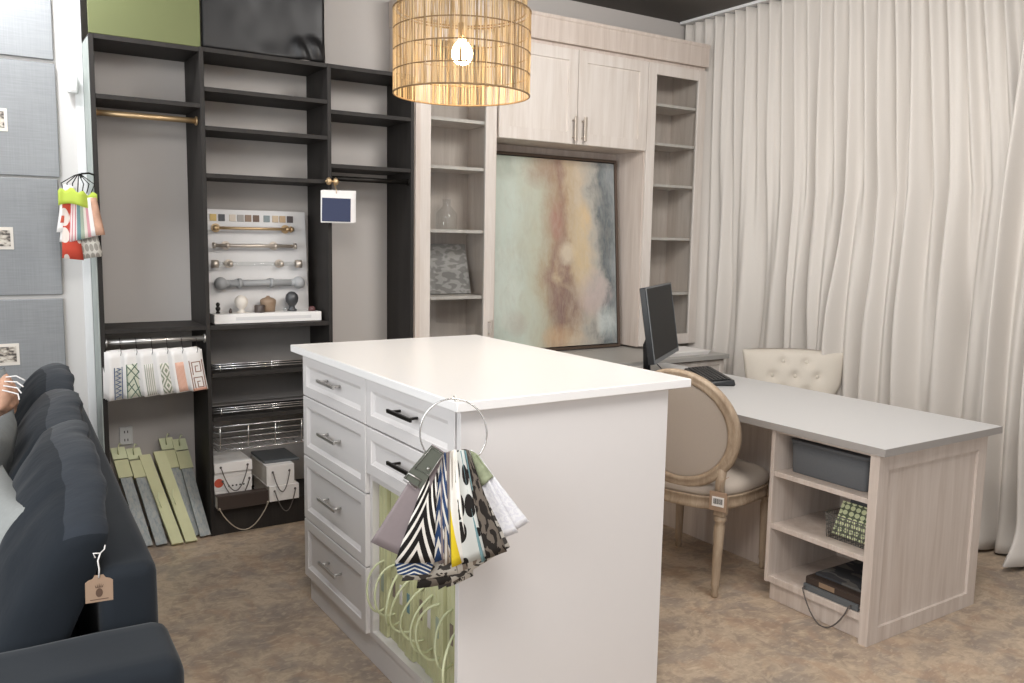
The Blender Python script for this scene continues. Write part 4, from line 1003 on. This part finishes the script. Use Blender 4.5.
# local +x faces the desk (world -x)
hw, zt, zb = .255, .845, .42
btn = [(-.06, .79), (.07, .79), (-.12, .71), (.005, .71), (.13, .71), (-.06, .63), (.07, .63), (-.12, .55), (.005, .55), (.13, .55)]
def tb(u, v, front):
    y = (2*u-1); vv = v; flare = .03*max(0, vv-.45)/.55; notch = -.03*math.exp(-((vv-.42)/.12)**2)
    Y = y*(hw+flare+notch); Z = zb-.02+(zt-zb+.02+.012*math.cos(y*PI/2))*vv; x = -.22-.12*vv
    if front:
        bl_ = .045*(1-abs(y)**6)*(1-abs(2*vv-1)**8)**.5; q = 0
        for by, bz_ in btn:
            d = math.hypot(Y-by, Z-bz_); q = max(q, math.exp(-(d/.028)**2))
        x += .02+bl_-.024*q+.03*max(0, abs(y)-.88)*8*.1
    else: x -= .03*(1-abs(y)**6)
    return Vector((x, Y, Z))
m = MB(); NU, NV = 48, 40
Fv = [[m.bm.verts.new(tb(i/NU, j/NV, True)) for j in range(NV+1)] for i in range(NU+1)]; Bv = [[m.bm.verts.new(tb(i/NU, j/NV, False)) for j in range(NV+1)] for i in range(NU+1)]
for i in range(NU):
    for j in range(NV):
        for G in (Fv, Bv):
            f = m.bm.faces.new((G[i][j], G[i+1][j], G[i+1][j+1], G[i][j+1])); f.smooth = True
for i in range(NU):
    for j in (0, NV): f = m.bm.faces.new((Fv[i][j], Fv[i+1][j], Bv[i+1][j], Bv[i][j])); f.smooth = True
for j in range(NV):
    for i in (0, NU): f = m.bm.faces.new((Fv[i][j], Fv[i][j+1], Bv[i][j+1], Bv[i][j])); f.smooth = True
finish(m, 'backrest', 'tuft', tc)
for by, bz_ in btn:
    x_ = min((tb(i/NU, j/NV, True)-Vector((0, by, bz_))).yz.length*0+((tb(i/NU, j/NV, True).y-by)**2+(tb(i/NU, j/NV, True).z-bz_)**2, tb(i/NU, j/NV, True).x)[0] for i in range(1) for j in range(1))
    best = min(((tb(i/NU, j/NV, True).y-by)**2+(tb(i/NU, j/NV, True).z-bz_)**2, tb(i/NU, j/NV, True).x) for i in range(NU+1) for j in range(NV+1))
    mb_ = MB(); mb_.ball((best[1]+.003, by, bz_), .010, (.6, 1, 1), 10); finish(mb_, 'button', 'tuft', tc)
m = MB(); rbox(m, -.25, .22, -.25, .25, .37, .46, .05); finish(m, 'seat', 'tuft', tc)
for x, y in ((-.2, -.22), (-.2, .22), (.19, -.22), (.19, .22)):
    finish(MB().rod((x*1.05, y, 0), (x, y, .372), .014, 10, .022), 'leg', 'darkwood', tc)

# ------------------------------------------------------------------ sofa
so = thing('sofa', 'navy velvet sofa seen from its back and near arm', 'sofa', (.334, 1.72, 0), math.radians(-2.24), local=True)
def soft(mb, x0, x1, y0, y1, z0, z1, r, seg=4, f=None):
    b = MB(); b.box(x0, x1, y0, y1, z0, z1, r, seg)
    bmesh.ops.subdivide_edges(b.bm, edges=[e for e in b.bm.edges if e.calc_length() > .12], cuts=6, use_grid_fill=True)
    for v in b.bm.verts:
        if f: v.co = f(v.co)
        v.co += Vector((noise.noise(v.co*6), noise.noise(v.co*6+Vector((9, 0, 0))), noise.noise(v.co*6+Vector((0, 9, 0)))))*.004
    me = bpy.data.meshes.new('tmp'); b.bm.to_mesh(me); b.bm.free(); mb.bm.from_mesh(me); bpy.data.meshes.remove(me)
    for fc in mb.bm.faces: fc.smooth = True
m = MB(); soft(m, -.12, 0, .255, 2.43, .09, .73, .03); finish(m, 'back_frame', 'velvet_d', so)
for y0, y1 in ((0, .25), (2.18, 2.43)):
    m = MB(); soft(m, -.88, (.012 if y0 == 0 else -.125), y0, y1, .09, .605, .035); finish(m, 'arm', 'velvet_d', so)
m = MB(); soft(m, -.86, -.125, .255, 2.175, .09, .30, .02); finish(m, 'seat_base', 'velvet_d', so)
for y0, y1 in ((.257, 1.21), (1.22, 2.172)):
    m = MB(); soft(m, -.90, -.33, y0, y1, .305, .44, .04); finish(m, 'seat_cushion', 'velvet', so)
for x in (-.82, -.06):
    for y in (.08, 2.35): finish(MB().rod((x, y, 0), (x, y, .095), .018, 12, .024), 'foot', 'darkwood', so)
def puff(cx, cy, cz, tx, ly, hz, seed, bf=.09, bb=.03, N=46, sag=0, lean=.1):
    """box cushion with a narrow gusset round the edge and puffed faces; a through the thickness, b along, c up"""
    m = MB(); g = {}
    def P3(a, b, c):
        r = .10; rb = max(0, abs(b)-(1-r))/r; rcc = max(0, abs(c)-(1-r))/r
        b_ = b*(1-.02*rcc*rcc); c_ = c*(1-.05*rb*rb)
        e = ((1-b*b)*(1-c*c))**.5
        x = a*tx/2*(1+.0*e)+(a*abs(a))*(bf if a < 0 else bb)*e*1.0
        y = b_*ly/2*(1+.03*(1-a*a)*abs(b)**4); z = c_*hz/2*(1+.05*(1-a*a)*c**4)+.022*(1-b*b)*(c > 0)*c*c
        edge = max(abs(b), abs(c))**6
        crz = math.sin(y*30+4*noise.noise(Vector((y*6, z*5, seed))))*.0065*abs(c)**2*(1-abs(c)**14)+math.sin(z*26+4*noise.noise(Vector((y*5, z*6, seed+3))))*.0065*abs(b)**3*(1-abs(b)**14)
        wr = noise.noise(Vector((x*5+seed, y*5, z*5)))*.024+noise.noise(Vector((x*10, y*15+seed, z*11)))*.010+crz*(1 if a < 0 else .6)
        p = Vector((x+wr, y+wr*.4, z+wr*.7*(1-.5*edge)))
        p.x += lean*(c*hz/2)*.0; p.z += sag*b-abs(sag)*.4*b*b
        return p+Vector((cx+lean*z, cy, cz))
    def V(a, b, c):
        k = (round(a, 4), round(b, 4), round(c, 4))
        if k not in g: g[k] = m.bm.verts.new(P3(a, b, c))
        return g[k]
    L_ = [-1+2*i/N for i in range(N+1)]; th4 = [-1, -.6, -.2, .2, .6, 1]
    def face(vs, mi):
        f = m.bm.faces.new(vs); f.smooth = True; f.material_index = mi
    for i in range(N):
        for j in range(N):
            for a in (-1, 1): face((V(a, L_[i], L_[j]), V(a, L_[i+1], L_[j]), V(a, L_[i+1], L_[j+1]), V(a, L_[i], L_[j+1])), 0)
        for t in range(5):
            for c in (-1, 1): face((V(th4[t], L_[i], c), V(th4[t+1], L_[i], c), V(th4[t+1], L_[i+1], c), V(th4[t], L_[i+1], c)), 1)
            for b in (-1, 1): face((V(th4[t], b, L_[i]), V(th4[t+1], b, L_[i]), V(th4[t+1], b, L_[i+1]), V(th4[t], b, L_[i+1])), 0)
    m_ = m; return m_
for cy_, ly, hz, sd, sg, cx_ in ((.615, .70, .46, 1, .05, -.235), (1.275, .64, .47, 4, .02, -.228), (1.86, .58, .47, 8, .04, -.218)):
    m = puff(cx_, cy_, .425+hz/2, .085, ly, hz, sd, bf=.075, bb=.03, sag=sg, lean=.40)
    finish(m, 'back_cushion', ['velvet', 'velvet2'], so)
# pillows
def pillow(name, label, loc, rot, w_, h_, t_, mat, seed=0, cat='cushion'):
    m = MB(); N = 20
    def pt(u, v, s_):
        a, b = 2*u-1, 2*v-1; e = (max(0, 1-a*a))**.45*(max(0, 1-b*b))**.45; pin = 1-.06*(1-abs(a)**2)*abs(b)**3
        return Vector((s_*t_/2*e+noise.noise(Vector((a*3+seed, b*3, s_)))*.01*e, a*w_/2*(1-.05*(1-b*b)), b*h_/2*(1-.05*(1-a*a))))
    Fq = [[m.bm.verts.new(pt(i/N, j/N, 1)) for j in range(N+1)] for i in range(N+1)]
    Bq = [[Fq[i][j] if i in (0, N) or j in (0, N) else m.bm.verts.new(pt(i/N, j/N, -1)) for j in range(N+1)] for i in range(N+1)]
    for i in range(N):
        for j in range(N):
            for G in (Fq, Bq):
                f = m.bm.faces.new((G[i][j], G[i+1][j], G[i+1][j+1], G[i][j+1])); f.smooth = True
    t = thing(name, label, cat, loc, rot=rot, local=True); finish(m, 'cover', mat, t); return t
pillow('throw_pillow', 'light grey throw pillow nearest the camera on the navy sofa', (.01, 2.42, .64), (0, math.radians(24), math.radians(6)), .44, .42, .15, 'greyfab', 1)
pillow('throw_pillow', 'mid grey textured pillow behind the nearest light grey pillow', (.02, 2.95, .70), (0, math.radians(22), math.radians(-8)), .40, .42, .14, 'greyfab2', 2)
pillow('throw_pillow', 'grey pillow furthest along the navy sofa', (.03, 3.45, .74), (0, math.radians(20), math.radians(-4)), .45, .46, .15, 'greyfab', 3)
fp = pillow('tasselled_pillow', 'small peach printed pillow with white tassels on the sofa', (.105, 3.2, .915), (math.radians(-30), math.radians(10), math.radians(-14)), .16, .13, .07, 'peach', 5)
m = MB()
for k in range(4): m.tube([(.0, -.076, .05-.015*k), (.03+.006*k, -.085, .055-.02*k), (.06, -.095-.006*k, .04-.024*k)], .0024, 6)
finish(m, 'tassels', 'paper', fp)
# tag on sofa cushion
tgp = Vector((.221, 1.93, 0)); st = thing('hang_tag', 'kraft swing tag with a pineapple print on the near navy cushion', 'tag', (.218, 1.905, .70))
tx, tz = Vector((.99, -.12, 0)).normalized(), Vector((.02, 0, 1)).normalized(); tn = tx.cross(tz).normalized(); to = Vector((.214, 1.905, .720))
def tq(a, b, d=0): return to+tx*a*.8+tz*b*.8+tn*d
shape = [(-.033, -.035), (.033, -.035), (.033, .020), (.026, .026), (.016, .029), (.010, .038), (-.010, .038), (-.016, .029), (-.026, .026), (-.033, .020)]
finish(MB().prism([tq(a, b) for a, b in shape], tn*.0012), 'card', 'kraft', st)
m = MB(); m.prism([tq(.0085*math.cos(2*PI*k/16), -.010+.012*math.sin(2*PI*k/16), .0013) for k in range(16)], tn*.0005)
for a_ in (-.007, -.0035, 0, .0035, .007): m.prism([tq(a_-.0015, .004, .0013), tq(a_+.0015, .004, .0013), tq(a_*1.5, .017-abs(a_)*.6, .0013)], tn*.0005)
m.prism([tq(-.022, -.029, .0013), tq(.022, -.029, .0013), tq(.022, -.027, .0013), tq(-.022, -.027, .0013)], tn*.0004)
finish(m, 'pineapple_print', 'kraft_ink', st)
m = MB(); m.tube([tq(0, .031, .002), tq(.001, .055, .004), tq(-.002, .078, .004), tq(.004, .098, .004)], .0016, 6); m.tube([tq(.004, .098, .004), tq(-.012, .1, .004), tq(-.008, .088, .005)], .0016, 6); m.tube([tq(.004, .098, .004), tq(.014, .104, -.004), tq(.016, .112, -.012)], .0013, 6)
finish(m, 'string', 'paper', st)

# ------------------------------------------------------------------ lights
def area(name, loc, size, energy, col, target=None, sy_=None, spread=PI):
    l = bpy.data.lights.new(name, 'AREA'); l.energy = energy; l.color = col; l.size = size
    if sy_: l.shape = 'RECTANGLE'; l.size_y = sy_
    l.spread = spread
    o = bpy.data.objects.new(name, l); C.objects.link(o); o.location = loc
    d = (Vector(target)-Vector(loc)) if target else Vector((0, 0, -1)); o.rotation_euler = d.to_track_quat('-Z', 'Y').to_euler(); return o
area('left_fill', (-2.1, 1.3, 1.75), 3.2, 60, (.95, .98, 1), (2.6, 2.6, .9), 2.0)  # unseen cool area light, added as fill from the left
area('rear_fill', (.6, -2.4, 1.8), 3.4, 11, (1, .98, .96), (2.2, 2.5, .9), 2.0)  # soft area light added out of view behind the camera
area('overhead_fill', (.6, .9, 2.9), 1.2, 58, (1, .975, .95), (1.6, 2.4, .4), 1.2)  # broad unseen area light added overhead to lift the room
area('overhead_fill_right', (2.6, 1.4, 2.9), 1.0, 30, (1, .97, .94), (3.4, 2.4, .6), 1.0)  # second overhead fill, added out of view towards the desk
area('wall_washer', (.1, 3.75, 2.92), .3, 24, (.96, .98, 1), (.15, 4.3, 2.3), .3)
area('ceiling_light_cabinets', (2.5, 2.3, 2.9), .6, 34, (1, .97, .94), (3.1, 4.13, 1.6), .6)
pl = bpy.data.lights.new('pendant_bulb', 'POINT'); pl.energy = 6; pl.color = (1, .80, .56); pl.shadow_soft_size = .035
po = bpy.data.objects.new('pendant_bulb', pl); C.objects.link(po); po.location = (lc.x, lc.y, bz-.05)
w = bpy.data.worlds.new('world'); bpy.context.scene.world = w; w.use_nodes = True
w.node_tree.nodes['Background'].inputs[0].default_value = (.93, .96, 1, 1); w.node_tree.nodes['Background'].inputs[1].default_value = .55
s = bpy.context.scene
s.view_settings.view_transform = 'Standard'; s.view_settings.look = 'None'; s.view_settings.gamma = 1; s.view_settings.exposure = .45
s.view_settings.use_curve_mapping = False
s.cycles.max_bounces = 8; s.cycles.transparent_max_bounces = 16; s.cycles.caustics_reflective = False; s.cycles.caustics_refractive = False
s.cycles.use_denoising = True; s.cycles.sample_clamp_indirect = 6
for o in bpy.data.objects:
    if '_local' in o: del o['_local']
